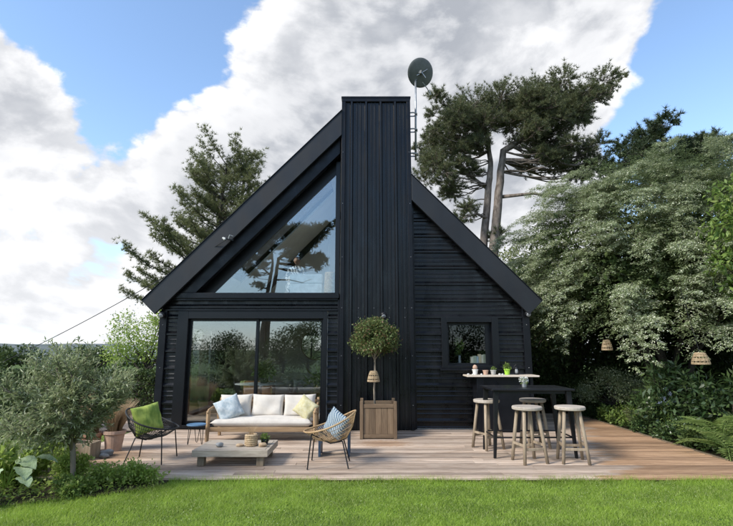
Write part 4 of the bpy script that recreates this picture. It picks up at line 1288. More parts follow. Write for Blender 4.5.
# person sitting behind the gable glass
def person_bust():
    t = thing('person', 'person with dark hair in a dark patterned top sitting behind the gable glass', 'person', (-1.78, 12.35, 2.716))
    nodes = {'pel': ((0, 0, .46), .15), 'waist': ((0, .01, .62), .14), 'chest': ((0, 0, .82), .16), 'shl': ((0, 0, .93), .12), 'neck': ((0, -.01, 1.02), .05),
             'sl': ((-.19, 0, .93), .06), 'el': ((-.25, -.06, .68), .045), 'wl': ((-.16, -.24, .58), .033), 'sr': ((.19, 0, .93), .06), 'er': ((.25, -.06, .68), .045), 'wr': ((.16, -.24, .58), .033),
             'hl': ((-.1, -.06, .44), .10), 'kl': ((-.13, -.46, .46), .07), 'al': ((-.13, -.45, .06), .045), 'hr': ((.1, -.06, .44), .10), 'kr': ((.13, -.46, .46), .07), 'ar': ((.13, -.45, .06), .045),
             'fl': ((-.13, -.6, .04), .035), 'fr': ((.13, -.6, .04), .035)}
    ed = [('pel', 'waist'), ('waist', 'chest'), ('chest', 'shl'), ('shl', 'neck'), ('shl', 'sl'), ('sl', 'el'), ('el', 'wl'), ('shl', 'sr'), ('sr', 'er'), ('er', 'wr'),
          ('pel', 'hl'), ('hl', 'kl'), ('kl', 'al'), ('pel', 'hr'), ('hr', 'kr'), ('kr', 'ar'), ('al', 'fl'), ('ar', 'fr')]
    keys = list(nodes)
    me = bpy.data.meshes.new('body')
    me.from_pydata([nodes[k][0] for k in keys], [(keys.index(a), keys.index(b_)) for a, b_ in ed], [])
    me.materials.append(M['shirt'])
    o = link(bpy.data.objects.new('body', me), t)
    md = o.modifiers.new('skin', 'SKIN')
    for i, k in enumerate(keys):
        sv = me.skin_vertices[0].data[i]
        sv.radius = (nodes[k][1], nodes[k][1] * .85); sv.use_root = (k == 'pel')
    sd = o.modifiers.new('sub', 'SUBSURF'); sd.levels = 2; sd.render_levels = 2
    b = MB()
    vs, fs = [], []
    n, mseg = 18, 24
    for i in range(n + 1):
        th = math.pi * i / n
        for k in range(mseg):
            an = 2 * math.pi * k / mseg
            d = Vector((math.sin(th) * math.cos(an), math.sin(th) * math.sin(an), math.cos(th)))
            p = Vector((d.x * .074, d.y * .092, d.z * .112))
            if d.z < -.2: p.x *= 1 - .25 * (-d.z - .2); p.y *= 1 - .15 * (-d.z - .2)
            front = max(0, -d.y)
            p.y -= .022 * math.exp(-((d.x / .18) ** 2 + ((d.z + .12) / .22) ** 2)) * (front > 0)      # nose
            p.y += .010 * (math.exp(-(((d.x - .38) / .16) ** 2 + ((d.z - .08) / .12) ** 2)) + math.exp(-(((d.x + .38) / .16) ** 2 + ((d.z - .08) / .12) ** 2))) * (front > 0)
            p.y += .004 * math.exp(-((d.x / .3) ** 2 + ((d.z + .5) / .06) ** 2)) * (front > 0)
            p.x += math.copysign(.014, d.x) * math.exp(-(((abs(d.x) - 1) / .12) ** 2 + (d.z / .22) ** 2))
            vs.append(p + Vector((0, -.02, 1.15)))
    for i in range(n):
        for k in range(mseg):
            fs.append((i * mseg + k, (i + 1) * mseg + k, (i + 1) * mseg + (k + 1) % mseg, i * mseg + (k + 1) % mseg))
    b.add(vs, fs); b.build('head', M['skin'], t, smooth=True)
    b = MB(); vs2, fs2 = [], []
    for i in range(10):
        th = math.pi * .58 * i / 9
        for k in range(20):
            an = 2 * math.pi * k / 20
            d = Vector((math.sin(th) * math.cos(an), math.sin(th) * math.sin(an), math.cos(th)))
            z = d.z
            if d.y < -.25: z = max(z, .55)
            vs2.append((d.x * .083, d.y * .10 - .012, z * .122 + 1.155))
    for i in range(9):
        for k in range(20): fs2.append((i * 20 + k, (i + 1) * 20 + k, (i + 1) * 20 + (k + 1) % 20, i * 20 + (k + 1) % 20))
    b.add(vs2, fs2); b.build('hair', M['hair'], t, smooth=True)
    for s in (-1, 1):
        hp = MB(); hp.blob((s * .12, -.30, .575), (.035, .05, .02), 1, 6, .03)
        for q in range(4): hp.tube([(s * (.10 + q * .016), -.33, .575), (s * (.10 + q * .016) - s * .01, -.375, .57), (s * (.10 + q * .016) - s * .015, -.40, .555)], [.009, .008, .006], 6)
        hp.tube([(s * .092, -.30, .58), (s * .07, -.33, .58), (s * .065, -.35, .575)], [.010, .009, .007], 6)
        hp.build('hand', M['skin'], t, smooth=True)
person_bust()
t = thing('loft_chair', 'pale low chair under the sitting person in the loft', 'chair', (-1.78, 12.4, 2.716))
b = MB(); b.box(-.28, .28, -.24, .24, .24, .32); b.build('seat', M['paper_white'], t, bevel=.02)
b = MB(); b.box(-.28, .28, .25, .31, .33, .80); b.build('backrest', M['paper_white'], t, bevel=.02)
for sx in (-1, 1):
    for sy in (-1, 1):
        b = MB(); b.box(sx * .25 - .02, sx * .25 + .02, sy * .21 - .02, sy * .21 + .02, 0, .239); b.build('leg', M['stool_wood'], t)

# ================================================================== VEGETATION
def jitter_path(rg, a, b, n, amp):
    a, b = Vector(a), Vector(b)
    out = []
    for k in range(n + 1):
        t = k / n
        p = a.lerp(b, t)
        if 0 < k < n: p += Vector((rg.uniform(-amp, amp), rg.uniform(-amp, amp), rg.uniform(-amp, amp)))
        out.append(p)
    return out

def pine(name, label, base, trunks, clusters, limbs, needle_m, bark_m, seed, dens=1.0, nl=.20, nw=.011, k=16, flat=.85, ydepth=1.6):
    """clusters (x, z, r) and trunk points in metres, the crown also spread in depth"""
    rg = random.Random(seed); rs = np.random.RandomState(seed)
    t = thing(name, label, 'tree', base)
    bx, by, bz = base
    tb = MB(); pathpts = []
    for pts, r0, r1 in trunks:
        pp = [Vector((x - bx, dy, z)) for x, dy, z in pts]
        # smooth the polyline
        fine = []
        for a, b in zip(pp[:-1], pp[1:]):
            for q in range(4): fine.append(a.lerp(b, q / 4) + Vector((rg.uniform(-.03, .03), rg.uniform(-.03, .03), 0)))
        fine.append(pp[-1])
        rad = [r0 + (r1 - r0) * i / (len(fine) - 1) for i in range(len(fine))]
        tb.tube(fine, rad, 10)
        pathpts += list(zip(fine, rad))
    for pts, r0, r1 in limbs:
        pp = [Vector((x - bx, dy, z)) for x, dy, z in pts]
        tb.tube(pp, [r0 + (r1 - r0) * i / (len(pp) - 1) for i in range(len(pp))], 7)
    P, A = [], []
    for (cx, cz, r) in clusters:
        reps = [(cx - bx, rg.uniform(-.5, .5), cz, r)]
        for _ in range(2):
            reps.append((cx - bx + rg.uniform(-.7, .7) * r, rg.choice((-1, 1)) * rg.uniform(.5, ydepth), cz + rg.uniform(-.35, .2) * r, r * rg.uniform(.8, 1.0)))
        for (x, yy, z, rr) in reps:
            c = Vector((x, yy, z))
            best = min(pathpts, key=lambda q: (q[0] - c).length + (3 if q[0].z > c.z + .1 else 0))
            path = jitter_path(rg, best[0], c - Vector((0, 0, rr * .25)), 5, .10)
            for q, p in enumerate(path): p.z -= .25 * math.sin(math.pi * q / 5) * min(1, (c - best[0]).length / 3)
            r0 = min(best[1] * .38, .012 + .010 * (c - best[0]).length)
            tb.tube(path, [r0 + (.014 - r0) * q / 5 for q in range(6)], 6)
            m = int(44 * dens * (rr / .8) ** 2) + 8
            for _ in range(m):
                d = Vector((rg.gauss(0, 1), rg.gauss(0, 1), rg.gauss(.35, .8))).normalized()
                e = c + Vector((d.x * rr, d.y * rr, d.z * rr * flat)) * rg.uniform(.55, 1.25)
                s0 = c.lerp(e, rg.uniform(.0, .3)) - Vector((0, 0, rr * .15))
                if rg.random() < .35: tb.tube([s0, s0.lerp(e, .5) - Vector((0, 0, .04)), e], [.012, .008, .004], 4)
                dirn = (e - s0).normalized() * .7 + Vector((0, 0, .75))
                for q in (1.0, .82, .62):
                    P.append(s0.lerp(e, q)); A.append(dirn)
    tb.build('trunk', bark_m, t, smooth=True)
    V = needles(rs, np.array(P), np.array(A), k, nl, nw)
    npobj('crown', V, 3, needle_m, t)
    return t

BIGC = [(3.7, 11.6, 0.88), (4.8, 12.75, 0.88), (6.08, 13.05, 0.88), (7.35, 13.05, 0.88), (8.63, 13.3, 0.78), (9.79, 13.25, 0.75), (10.95, 13.5, 0.5), (11.75, 13.95, 0.27),
        (5.16, 11.6, 0.88), (3.03, 9.84, 0.78), (3.83, 8.98, 0.55), (7.28, 12.05, 0.88), (8.76, 12.27, 0.88), (9.82, 12.38, 0.68), (8.48, 11.15, 0.78), (9.45, 10.28, 0.8),
        (10.6, 10.06, 0.6), (7.59, 10.17, 0.5), (4.6, 7.71, 0.5), (5.77, 6.67, 0.39), (3.1, 12.4, 0.49), (2.75, 10.93, 0.49), (4.2, 10.4, .6), (6.6, 11.7, .6), (4.0, 12.3, .6), (5.4, 12.5, .7), (6.7, 12.6, .7), (8.0, 12.7, .75), (9.2, 12.9, .65), (10.4, 13.3, .45), (3.4, 10.7, .6), (7.9, 11.5, .6), (9.0, 11.6, .6), (10.0, 10.6, .5), (8.9, 10.7, .55), (6.9, 10.9, .6), (4.6, 9.7, .6), (3.5, 9.2, .55), (8.2, 10.0, .55), (4.9, 10.8, .6), (9.9, 9.6, .5), (4.4, 11.4, .6)]
big_pine = pine('pine_tree', 'big spreading pine with bare forked trunks rising behind the bar side roof', (5.2, 21, -.06),
     [([(4.75, .1, 0), (5.0, .1, 4), (5.15, .1, 6.25), (5.47, 0, 8.98), (5.62, 0, 10.06), (5.39, 0, 12.05)], .25, .08),
      ([(5.25, -.2, 0), (5.35, -.2, 4), (5.5, -.2, 6.05), (5.85, -.2, 8.55), (6.16, -.2, 10.49), (7.45, -.1, 11.38), (8.76, 0, 12.27), (10.9, 0, 13.2)], .28, .05)],
     BIGC,
     [([(5.95, -.2, 8.34), (7.27, -.5, 8.40), (8.48, -.6, 8.13), (9.3, -.6, 8.5)], .085, .02), ([(5.4, 0, 7.39), (4.8, -.3, 7.54), (4.18, -.5, 7.29)], .08, .03),
      ([(6.1, -.2, 10.06), (7.78, -.4, 9.95), (9.2, -.4, 9.72), (10.2, -.4, 9.9)], .10, .03), ([(5.4, 0, 8.8), (4.67, .2, 9.5), (3.4, .2, 9.9)], .09, .03)],
     M['needle'], M['bark'], 3, dens=1.7, nl=.17, nw=.0105, k=15)
def whorl_pine(label, base, trunks, seed, needle_m, bark_m, reach, zlow, step=.27, nl=.19, nw=.0115, k=14):
    """pine with tiers of upswept boughs; reach(z, azimuth) is the bough length"""
    rg = random.Random(seed); rs = np.random.RandomState(seed)
    t = thing('pine_tree', label, 'tree', base)
    tb = MB(); P, A = [], []
    for pts, r0, r1 in trunks:
        pp = [Vector(p) for p in pts]
        fine = []
        for a, b in zip(pp[:-1], pp[1:]):
            for q in range(5): fine.append(a.lerp(b, q / 5) + Vector((rg.uniform(-.04, .04), rg.uniform(-.04, .04), 0)))
        fine.append(pp[-1])
        tb.tube(fine, [r0 + (r1 - r0) * i / (len(fine) - 1) for i in range(len(fine))], 9)
        top = pp[-1].z
        z = zlow
        while z < top:
            seg = max(q for q in range(len(fine) - 1) if fine[q].z <= z)
            f = (z - fine[seg].z) / max(1e-3, fine[seg + 1].z - fine[seg].z)
            o = fine[seg].lerp(fine[seg + 1], f)
            for _ in range(3):
                az = rg.uniform(0, 6.283)
                L = reach(z, az) * rg.uniform(.40, 1.0)
                if L < .15: continue
                hi = z / top
                dv = Vector((math.cos(az), math.sin(az), 0))
                rise = .05 + .75 * hi ** 2
                def bp(u): return o + dv * (L * u) + Vector((0, 0, L * (rise * u - .18 * u * (1 - hi) + .22 * u ** 3)))
                tb.tube([bp(q / 4) for q in range(5)], [.008 + .013 * L * (1 - q / 4.4) for q in range(5)], 5)
                m = max(5, int(L / .10))
                for q in range(m):
                    u = .30 + .70 * ((q + rg.random()) / m) ** .75
                    sd = rg.choice((-1, 1)); an = az + sd * rg.uniform(.3, 1.2)
                    ln = rg.uniform(.15, .62) * (1.15 - .45 * u)
                    s0 = bp(min(u, 1)); e = s0 + Vector((math.cos(an) * ln, math.sin(an) * ln, ln * rg.uniform(.15, .7)))
                    if rg.random() < .5: tb.tube([s0, e], [.007, .004], 3, caps=False)
                    ax = (e - s0).normalized() * .7 + Vector((0, 0, .5))
                    for w_ in (.25, .5, .75, 1.0):
                        P.append(s0.lerp(e, w_) + Vector((rg.gauss(0, .085), rg.gauss(0, .085), rg.gauss(.03, .085)))); A.append(ax + Vector((rg.gauss(0, .35), rg.gauss(0, .35), 0)))
                P.append(bp(1)); A.append(dv * .6 + Vector((0, 0, .6)))
            z += step * rg.uniform(.7, 1.3)
        for q in range(10): P.append(fine[-1] + Vector((rg.uniform(-.12, .12), rg.uniform(-.12, .12), rg.uniform(-.4, .15)))); A.append((0, 0, 1))
    tb.build('trunk', bark_m, t, smooth=True)
    npobj('crown', needles(rs, np.array(P), np.array(A), k, nl, nw), 3, needle_m, t)
    return t
def left_reach(z, az):
    c = math.cos(az)
    env = np.interp(z, [2.5, 4.0, 6, 7.5, 9, 10.2, 11.2, 12], [3.2, 4.6, 4.0, 3.3, 2.7, 2.1, 1.4, .5])
    return float(env) * (1.0 if c < 0 else .62)
left_pine = whorl_pine('loose twin stemmed pine standing behind the sofa side roof', (-7.3, 24, -.06),
     [([(-.5, 0, 0), (-.45, 0, 4), (-.15, 0, 8), (.10, 0, 11.1)], .24, .04), ([(.1, .5, 0), (.5, .5, 5), (.8, .4, 8.6), (1.0, .3, 11.5)], .20, .04)],
     8, M['needle2'], M['bark_dark'], left_reach, 2.6)
DARKC = [(11.06, 10.0, .62), (11.85, 10.45, .62), (12.76, 10.0, .55), (13.47, 9.75, .55), (14.28, 10.2, .55), (10.23, 9.1, .55), (11.17, 9.2, .75), (12.67, 9.2, .75), (14.0, 9.3, .75), (15.2, 9.8, .6),
         (10.0, 7.8, .8), (11.6, 8.0, .8), (13.4, 8.0, .8), (15.2, 8.6, .8)]
pine('conifer_tree', 'dark bushy conifer showing above the silver shrub', (12.4, 19, -.06),
     [([(12.4, 0, 0), (12.3, 0, 6), (12.2, 0, 10.2)], .22, .05)], DARKC, [], M['yew'], M['bark_dark'], 5, dens=1.2, nl=.2, nw=.013)

# conifer by the far left edge: layered drooping boughs
def spruce(label, base, h, r, seed):
    rs = np.random.RandomState(seed); rg = random.Random(seed)
    t = thing('spruce_tree', label, 'tree', base)
    b = MB(); b.tube([(0, 0, 0), (0, 0, h)], [.09, .01], 8)
    P, A = [], []
    z = .15
    while z < h - .05:
        L_ = r * (1 - z / h) ** .8
        for q in range(7):
            a = rg.uniform(0, 6.28)
            e = Vector((math.cos(a) * L_, math.sin(a) * L_, -.25 * L_ + .05))
            b.tube([(0, 0, z), (e.x * .5, e.y * .5, z + e.z * .3), (e.x, e.y, z + e.z)], [.012, .008, .004], 4)
            for s in range(int(9 * L_ / .5) + 4):
                tt = rg.uniform(.2, 1)
                P.append((e.x * tt + rg.uniform(-.08, .08), e.y * tt + rg.uniform(-.08, .08), z + e.z * tt)); A.append((e.x, e.y, -.1))
        z += .13
    b.build('trunk', M['bark_dark'], t)
    npobj('crown', needles(rs, np.array(P), np.array(A), 12, .12, .006), 3, M['yew'], t)
spruce('small dark spruce on the slope beyond the olive tree', (-10.6, 13.6, -.06), 2.35, 1.0, 3)

def leafy(name, label, cat, base, blobs, n, L, W, mat_, seed, bark=None, trunk_r=.05, shell=.35, up=.6, droop=0.0, group=None, flat=1.0, fork=.35):
    """shrub or broadleaf tree: blobs in local metres (x, y, z, r)"""
    rg = random.Random(seed); rs = np.random.RandomState(seed)
    t = thing(name, label, cat, base, 0, group)
    b = MB()
    top = max(q[2] for q in blobs)
    zf = top * fork
    cx = sum(q[0] for q in blobs) / len(blobs); cy = sum(q[1] for q in blobs) / len(blobs)
    b.tube(jitter_path(rg, (0, 0, -.02), (cx * .35, cy * .35, zf), 4, trunk_r * .5), [trunk_r, trunk_r * .9, trunk_r * .85, trunk_r * .8, trunk_r * .7], 8)
    for q in blobs:
        b.tube(jitter_path(rg, (cx * .35, cy * .35, zf * rg.uniform(.75, 1)), q[:3], 4, q[3] * .12), [trunk_r * .55, trunk_r * .45, trunk_r * .35, trunk_r * .25, trunk_r * .12], 5)
    b.build('trunk' if cat == 'tree' else 'stems', bark or M['bark_dark'], t, smooth=True)
    V = blob_leaves(rs, blobs, n, L, W, shell=shell, up=up, droop=droop, flat=flat)
    npobj('crown' if cat == 'tree' else 'foliage', V, 4, mat_, t)
    return t

def lobes(seed, n, rx, ry, rz, r, zc, zmin=-1.0):
    rg = random.Random(seed)
    out = []
    for _ in range(n):
        a = rg.uniform(0, 6.28); s = rg.uniform(zmin, 1); c = math.sqrt(max(0, 1 - s * s))
        k = rg.uniform(.6, 1.0)
        out.append((rx * math.cos(a) * c * k, ry * math.sin(a) * c * k, zc + rz * s * k, r * rg.uniform(.7, 1.25)))
    return out

# ---- silver leaved shrub arching over the right of the deck
def silver_shrub():
    rs = np.random.RandomState(17); rg = random.Random(17)
    C = np.array([7.9, 12.7, 2.75]); RAD = np.array([3.75, 3.1, 4.0])
    t = thing('silver_shrub', 'huge arching shrub with silvery white leaves overhanging the deck', 'shrub', (7.4, 12.4, -.06))
    base = np.array([7.4, 12.4, -.06])
    up = np.array([0, 0, 1.0])
    def sprays(S, out, Ls, d, k, width, L, W, droop):
        n = len(S)
        tt = rs.rand(n, k) ** .85
        lat = unit(np.cross(out, up))
        off = (rs.rand(n, k) * 2 - 1) * (1.05 - tt) * width
        cur = S[:, None, :] + out[:, None, :] * (Ls[:, None] * tt)[..., None] + up * (Ls[:, None] * (.22 * tt - droop * tt ** 2))[..., None]
        Pp = cur + lat[:, None, :] * (off * Ls[:, None])[..., None] + rs.normal(size=(n, k, 3)) * .016 - up * (np.abs(off) * .2)[..., None]
        Dd = out[:, None, :] * .7 + lat[:, None, :] * np.sign(off)[..., None] * .75 + rs.normal(size=(n, k, 3)) * .3 - up * .2
        Nn = np.tile(up, (n, k, 1)) + rs.normal(size=(n, k, 3)) * .32 + d[:, None, :] * .3
        return leaves(Pp.reshape(-1, 3) - base, Dd.reshape(-1, 3), Nn.reshape(-1, 3), L * (0.7 + .6 * rs.rand(n * k)), W * (.7 + .6 * rs.rand(n * k)))
    def dome_dirs(n):
        d = randdir(rs, n * 4)
        return d[(d[:, 2] > -.20) & (d[:, 1] < .35)][:n]
    # long arching boughs, each a plume of sprays, the gaps between them left dark
    nb = 270
    d = dome_dirs(nb); nb = len(d)
    lump = 1 + .08 * rs.normal(size=nb)
    S0 = C + d * RAD * (lump * rs.choice([.84, .74, .94], size=nb))[:, None]
    bo = unit(d * np.array([1, 1, .15]) + rs.normal(size=(nb, 3)) * .14 + np.array([-.50, -.28, .12]))
    bl = rs.uniform(1.0, 1.9, nb)
    m = 22
    u = np.tile(np.linspace(.05, 1, m), (nb, 1)) + rs.normal(size=(nb, m)) * .02
    blat = unit(np.cross(bo, up))
    side = np.where(np.arange(m) % 2 == 0, 1.0, -1.0)[None, :] * np.ones((nb, m))
    SS = S0[:, None, :] + bo[:, None, :] * (bl[:, None] * u * .8)[..., None] + up * (bl[:, None] * (rs.uniform(.25, .5, (nb, 1)) * u - rs.uniform(.45, 1.05, (nb, 1)) * u ** 2))[..., None]
    so = unit((bo[:, None, :] * .8 + blat[:, None, :] * (side * rs.uniform(.2, .9, (nb, m)))[..., None] - up * (.05 + .3 * u)[..., None] + rs.normal(size=(nb, m, 3)) * .10).reshape(-1, 3))
    SL_ = (rs.uniform(.32, .62, (nb, m)) * (1.1 - .45 * u)).ravel()
    V = sprays(SS.reshape(-1, 3), so, SL_, np.repeat(d, m, axis=0), 62, .20, .044, .019, .34)
    npobj('foliage', V, 4, M['silver_leaf'], t)
    # shorter sprays further in, coloured darker for the shade inside
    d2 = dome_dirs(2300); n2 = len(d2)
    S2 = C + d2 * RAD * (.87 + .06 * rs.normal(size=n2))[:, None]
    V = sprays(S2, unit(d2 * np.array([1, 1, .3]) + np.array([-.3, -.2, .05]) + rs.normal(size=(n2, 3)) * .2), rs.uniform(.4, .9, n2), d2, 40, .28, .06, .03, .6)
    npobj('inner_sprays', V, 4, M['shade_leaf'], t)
    n = nb
    # dark green leaves close the mass and paint in its inner darkness
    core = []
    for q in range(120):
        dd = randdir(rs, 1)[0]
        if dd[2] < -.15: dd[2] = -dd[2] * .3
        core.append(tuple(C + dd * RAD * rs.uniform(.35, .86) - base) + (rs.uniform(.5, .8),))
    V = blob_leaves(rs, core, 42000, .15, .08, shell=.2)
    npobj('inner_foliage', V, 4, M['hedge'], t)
    b = MB()
    for q in range(9):
        a = rg.uniform(2.4, 5.6)
        e = Vector((math.cos(a) * rg.uniform(1.2, 2.8), math.sin(a) * rg.uniform(1, 2.2), rg.uniform(2.6, 4.6)))
        m_ = Vector((e.x * .4, e.y * .4, e.z * .62))
        s_ = Vector((rg.uniform(-.3, .3), rg.uniform(-.3, .3), 0))
        b.tube([s_, s_.lerp(m_, .5) + Vector((rg.uniform(-.15, .15), 0, .1)), m_, m_.lerp(e, .6) + Vector((0, 0, .25)), e], [.09, .07, .055, .035, .015], 7)
    for q in range(30):
        dd = d[rg.randrange(n)]
        e = Vector(tuple(C + dd * RAD * .9 - base)); s_ = Vector((e.x * .25, e.y * .25, 1.9 + e.z * .15))
        b.tube([s_, s_.lerp(e, .5) + Vector((0, 0, .3)), e], [.04, .025, .01], 5)
    b.build('stems', M['bark_dark'], t, smooth=True)
silver_shrub()

# evergreen growth under and behind it
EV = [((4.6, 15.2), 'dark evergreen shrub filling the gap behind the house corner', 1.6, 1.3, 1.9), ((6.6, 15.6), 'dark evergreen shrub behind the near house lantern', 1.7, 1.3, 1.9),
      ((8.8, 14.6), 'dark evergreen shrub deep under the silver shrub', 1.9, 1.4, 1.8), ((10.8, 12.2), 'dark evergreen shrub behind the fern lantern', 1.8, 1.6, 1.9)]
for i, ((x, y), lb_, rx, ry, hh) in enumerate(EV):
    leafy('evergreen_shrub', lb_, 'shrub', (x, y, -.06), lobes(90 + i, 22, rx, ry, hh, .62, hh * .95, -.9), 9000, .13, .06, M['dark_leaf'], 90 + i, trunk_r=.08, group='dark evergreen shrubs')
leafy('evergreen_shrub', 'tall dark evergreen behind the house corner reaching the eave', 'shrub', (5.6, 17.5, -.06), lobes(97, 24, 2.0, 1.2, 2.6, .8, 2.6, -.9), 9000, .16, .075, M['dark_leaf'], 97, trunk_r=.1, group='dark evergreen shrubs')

# pale tree behind the house corner, bright tree at the right edge, small tree and bushes left
leafy('garden_tree', 'pale yellow green tree seen between the roof edge and silver shrub', 'tree', (6.9, 20.5, -.06),
      [(x - 6.9, dy, z, r) for x, dy, z, r in ((5.8, 0, 5.2, .75), (6.6, .2, 5.6, .8), (7.3, 0, 5.0, .8), (6.2, .4, 4.2, .9), (7.2, -.2, 3.9, .9), (5.6, 0, 3.4, .8), (6.6, -.3, 3.0, .9), (5.4, .2, 4.6, .6), (8.0, .2, 6.2, .8))],
      5200, .12, .07, M['birch'], 41, trunk_r=.12)
leafy('garden_tree', 'fresh green leafy tree growing into the silver shrub', 'tree', (8.4, 9.3, -.06),
      [(x - 8.4, y - 9.3, z, r) for x, y, z, r in ((6.95, 9.0, 4.55, .34), (7.3, 8.9, 4.2, .45), (6.75, 9.0, 3.95, .34), (7.1, 8.9, 3.6, .42), (6.6, 9.0, 3.3, .28), (7.5, 8.9, 3.2, .45), (6.9, 9.0, 2.85, .28), (7.7, 9.1, 4.7, .5), (8.2, 9.2, 3.9, .6))],
      3600, .12, .056, M['green_leaf'], 42, trunk_r=.07, droop=.4, shell=.2, fork=.6)
leafy('garden_tree', 'small light green tree with pale blossom behind the clipped hedge', 'tree', (-7.4, 16.6, -.06),
      [(.0, 0, 2.2, .6), (.5, .1, 2.7, .5), (-.6, 0, 2.0, .6), (.9, 0, 2.0, .6), (1.0, .1, 2.9, .4), (-.9, .2, 2.6, .4), (.2, 0, 1.7, .55), (1.0, -.1, 1.7, .5), (-.9, 0, 1.6, .5), (.5, 0, 3.1, .3), (1.5, 0, 2.4, .5)], 5600, .085, .05, M['bright_leaf'], 43, trunk_r=.07)
rs = np.random.RandomState(44)
t = bpy.data.objects['garden_tree.002']
V = blob_leaves(rs, [(.3, -.3, 2.5, .9), (-.6, -.3, 2.0, .6), (.9, -.3, 1.9, .6)], 500, .06, .05, shell=.8); npobj('blossom', V, 4, M['flower_white'], t)

def clipped_hedge(label, x0, x1, y0, y1, h, n, seed, mat_):
    rs = np.random.RandomState(seed)
    t = thing('clipped_hedge', label, 'hedge', ((x0 + x1) / 2, (y0 + y1) / 2, -.06))
    w_, d_ = (x1 - x0) / 2, (y1 - y0) / 2
    b = MB(); b.box(-w_ + .1, w_ - .1, -d_ + .1, d_ - .1, 0, h - .1); b.build('dark_core', M['bark_dark'], t)  # solid dark box filling the hedge behind its leaves
    P, Nn = [], []
    areas = np.array([2 * w_ * h, 2 * w_ * 2 * d_, 2 * d_ * h])
    for i in range(n):
        f = rs.choice(3, p=areas / areas.sum())
        e = rs.normal() * .035 - .02
        if f == 0: P.append((rs.uniform(-w_, w_), -d_ - e, rs.uniform(0, h))); Nn.append((0, -1, .3))
        elif f == 1: P.append((rs.uniform(-w_, w_), rs.uniform(-d_, d_), h + e)); Nn.append((0, 0, 1))
        else: s = rs.choice((-1, 1)); P.append((s * (w_ + e), rs.uniform(-d_, d_), rs.uniform(0, h))); Nn.append((s, 0, .3))
    P = np.array(P); Nn = np.array(Nn) + rs.normal(size=(n, 3)) * .6
    npobj('foliage', leaves(P, randdir(rs, n) + np.array([0, 0, .4]), Nn, .07, .04), 4, mat_, t)
clipped_hedge('clipped dark green hedge behind the black cord chair', -10.2, -5.62, 13.45, 14.3, 1.08, 12000, 51, M['hedge'])
for i, (x, y, r, hh, lb_, mm) in enumerate(((-6.6, 10.4, .75, .62, 'rounded dark bush behind the dry grass pots', 'dark_leaf'), (-8.3, 10.8, 1.0, .75, 'broad dark bush beyond the olive tree', 'dark_leaf'), (-9.8, 9.6, .9, .62, 'mid green bush at the far edge of the left bed', 'hedge'), (-7.3, 9.2, .6, .45, 'low green bush in the bed behind the olive', 'hedge'))):
    leafy('garden_bush', lb_, 'shrub', (x, y, -.06), lobes(60 + i, 14, r, r * .8, hh, .34, hh * .85, -.7), 3600, .085, .042, M[mm], 60 + i, trunk_r=.03)

# ---- olive tree in the left foreground
def olive():
    rg = random.Random(77); rs = np.random.RandomState(77)
    t = thing('olive_tree', 'small grey green olive tree with slim trunk at the lawn edge', 'tree', (-3.54, 6.26, -.05))
    b = MB(); b.tube([(0, 0, 0), (-.005, .01, .2), (-.02, 0, .42), (-.04, .0, .56)], [.034, .030, .032, .028], 10)
    P, D, N_ = [], [], []
    limbs = []
    for q in range(13):
        a = 6.283 * q / 13 + rg.uniform(-.2, .2)
        rr = rg.uniform(.35, .72)
        e = Vector((math.cos(a) * rr * 1.08 - .20, math.sin(a) * rr, rg.uniform(.72, 1.42)))
        if e.x > .02: e.z = max(e.z, 1.15 + .25 * e.x)
        s = Vector((-.04, 0, rg.uniform(.42, .56)))
        m_ = s.lerp(e, .5) + Vector((math.cos(a) * .05, math.sin(a) * .05, .10))
        b.tube([s, m_, e], [.017, .011, .006], 6); limbs.append((s, m_, e))
    for q in range(5):
        e = Vector((-.16 + rg.uniform(-.4, .4), rg.uniform(-.3, .3), rg.uniform(1.35, 1.6))); s = Vector((-.04, 0, .55)); m_ = s.lerp(e, .5) + Vector((rg.uniform(-.1, .1), 0, 0))
        b.tube([s, m_, e], [.016, .010, .005], 6); limbs.append((s, m_, e))
    for q in range(860):
        s, m_, e = rg.choice(limbs); tt = rg.uniform(.25, 1.0)
        st = (s.lerp(m_, tt * 2) if tt < .5 else m_.lerp(e, tt * 2 - 1))
        o_ = Vector((st.x + .12, st.y, (st.z - .95))).normalized()
        dr_ = (o_ * .7 + Vector((rg.gauss(0, .55), rg.gauss(0, .55), rg.gauss(.28, .45)))).normalized()
        if st.x > .08 and dr_.z < .1: dr_.z = .25
        ln = rg.uniform(.16, .34)
        en = st + dr_ * ln
        b.tube([st, st.lerp(en, .5) + Vector((0, 0, .015)), en], [.0035, .0025, .0012], 3, caps=False)
        nl_ = int(ln / .013)
        for k in range(nl_):
            u = (k + 1) / nl_
            P.append(st.lerp(en, u))
            D.append(dr_ * .75 + Vector((rg.gauss(0, .6), rg.gauss(0, .6), rg.gauss(.1, .5))))
            N_.append((rg.gauss(0, .6), rg.gauss(0, .6), 1))
    # upright water shoots over the crown
    for q in range(16):
        x = -.16 + rg.uniform(-.72, .72)
        st = Vector((x, rg.uniform(-.3, .3), 1.30 - abs(x + .16) * .35)); ln = rg.uniform(.22, .48); en = st + Vector((rg.gauss(0, .05), rg.gauss(0, .04), ln))
        b.tube([st, en], [.004, .0015], 4)
        for k in range(int(ln / .013)):
            P.append(st.lerp(en, (k + 1) / (ln / .013))); D.append(Vector((rg.gauss(0, .45), rg.gauss(0, .45), .9))); N_.append((rg.gauss(0, 1), rg.gauss(0, 1), .4))
    b.build('trunk', M['olive_bark'], t, smooth=True)
    n = len(P)
    npobj('crown', leaves(np.array(P), np.array(D), np.array(N_), 0.064 * (.7 + .6 * rs.rand(n)), .0165 * (.8 + .5 * rs.rand(n))), 4, M['olive_leaf'], t)
olive()

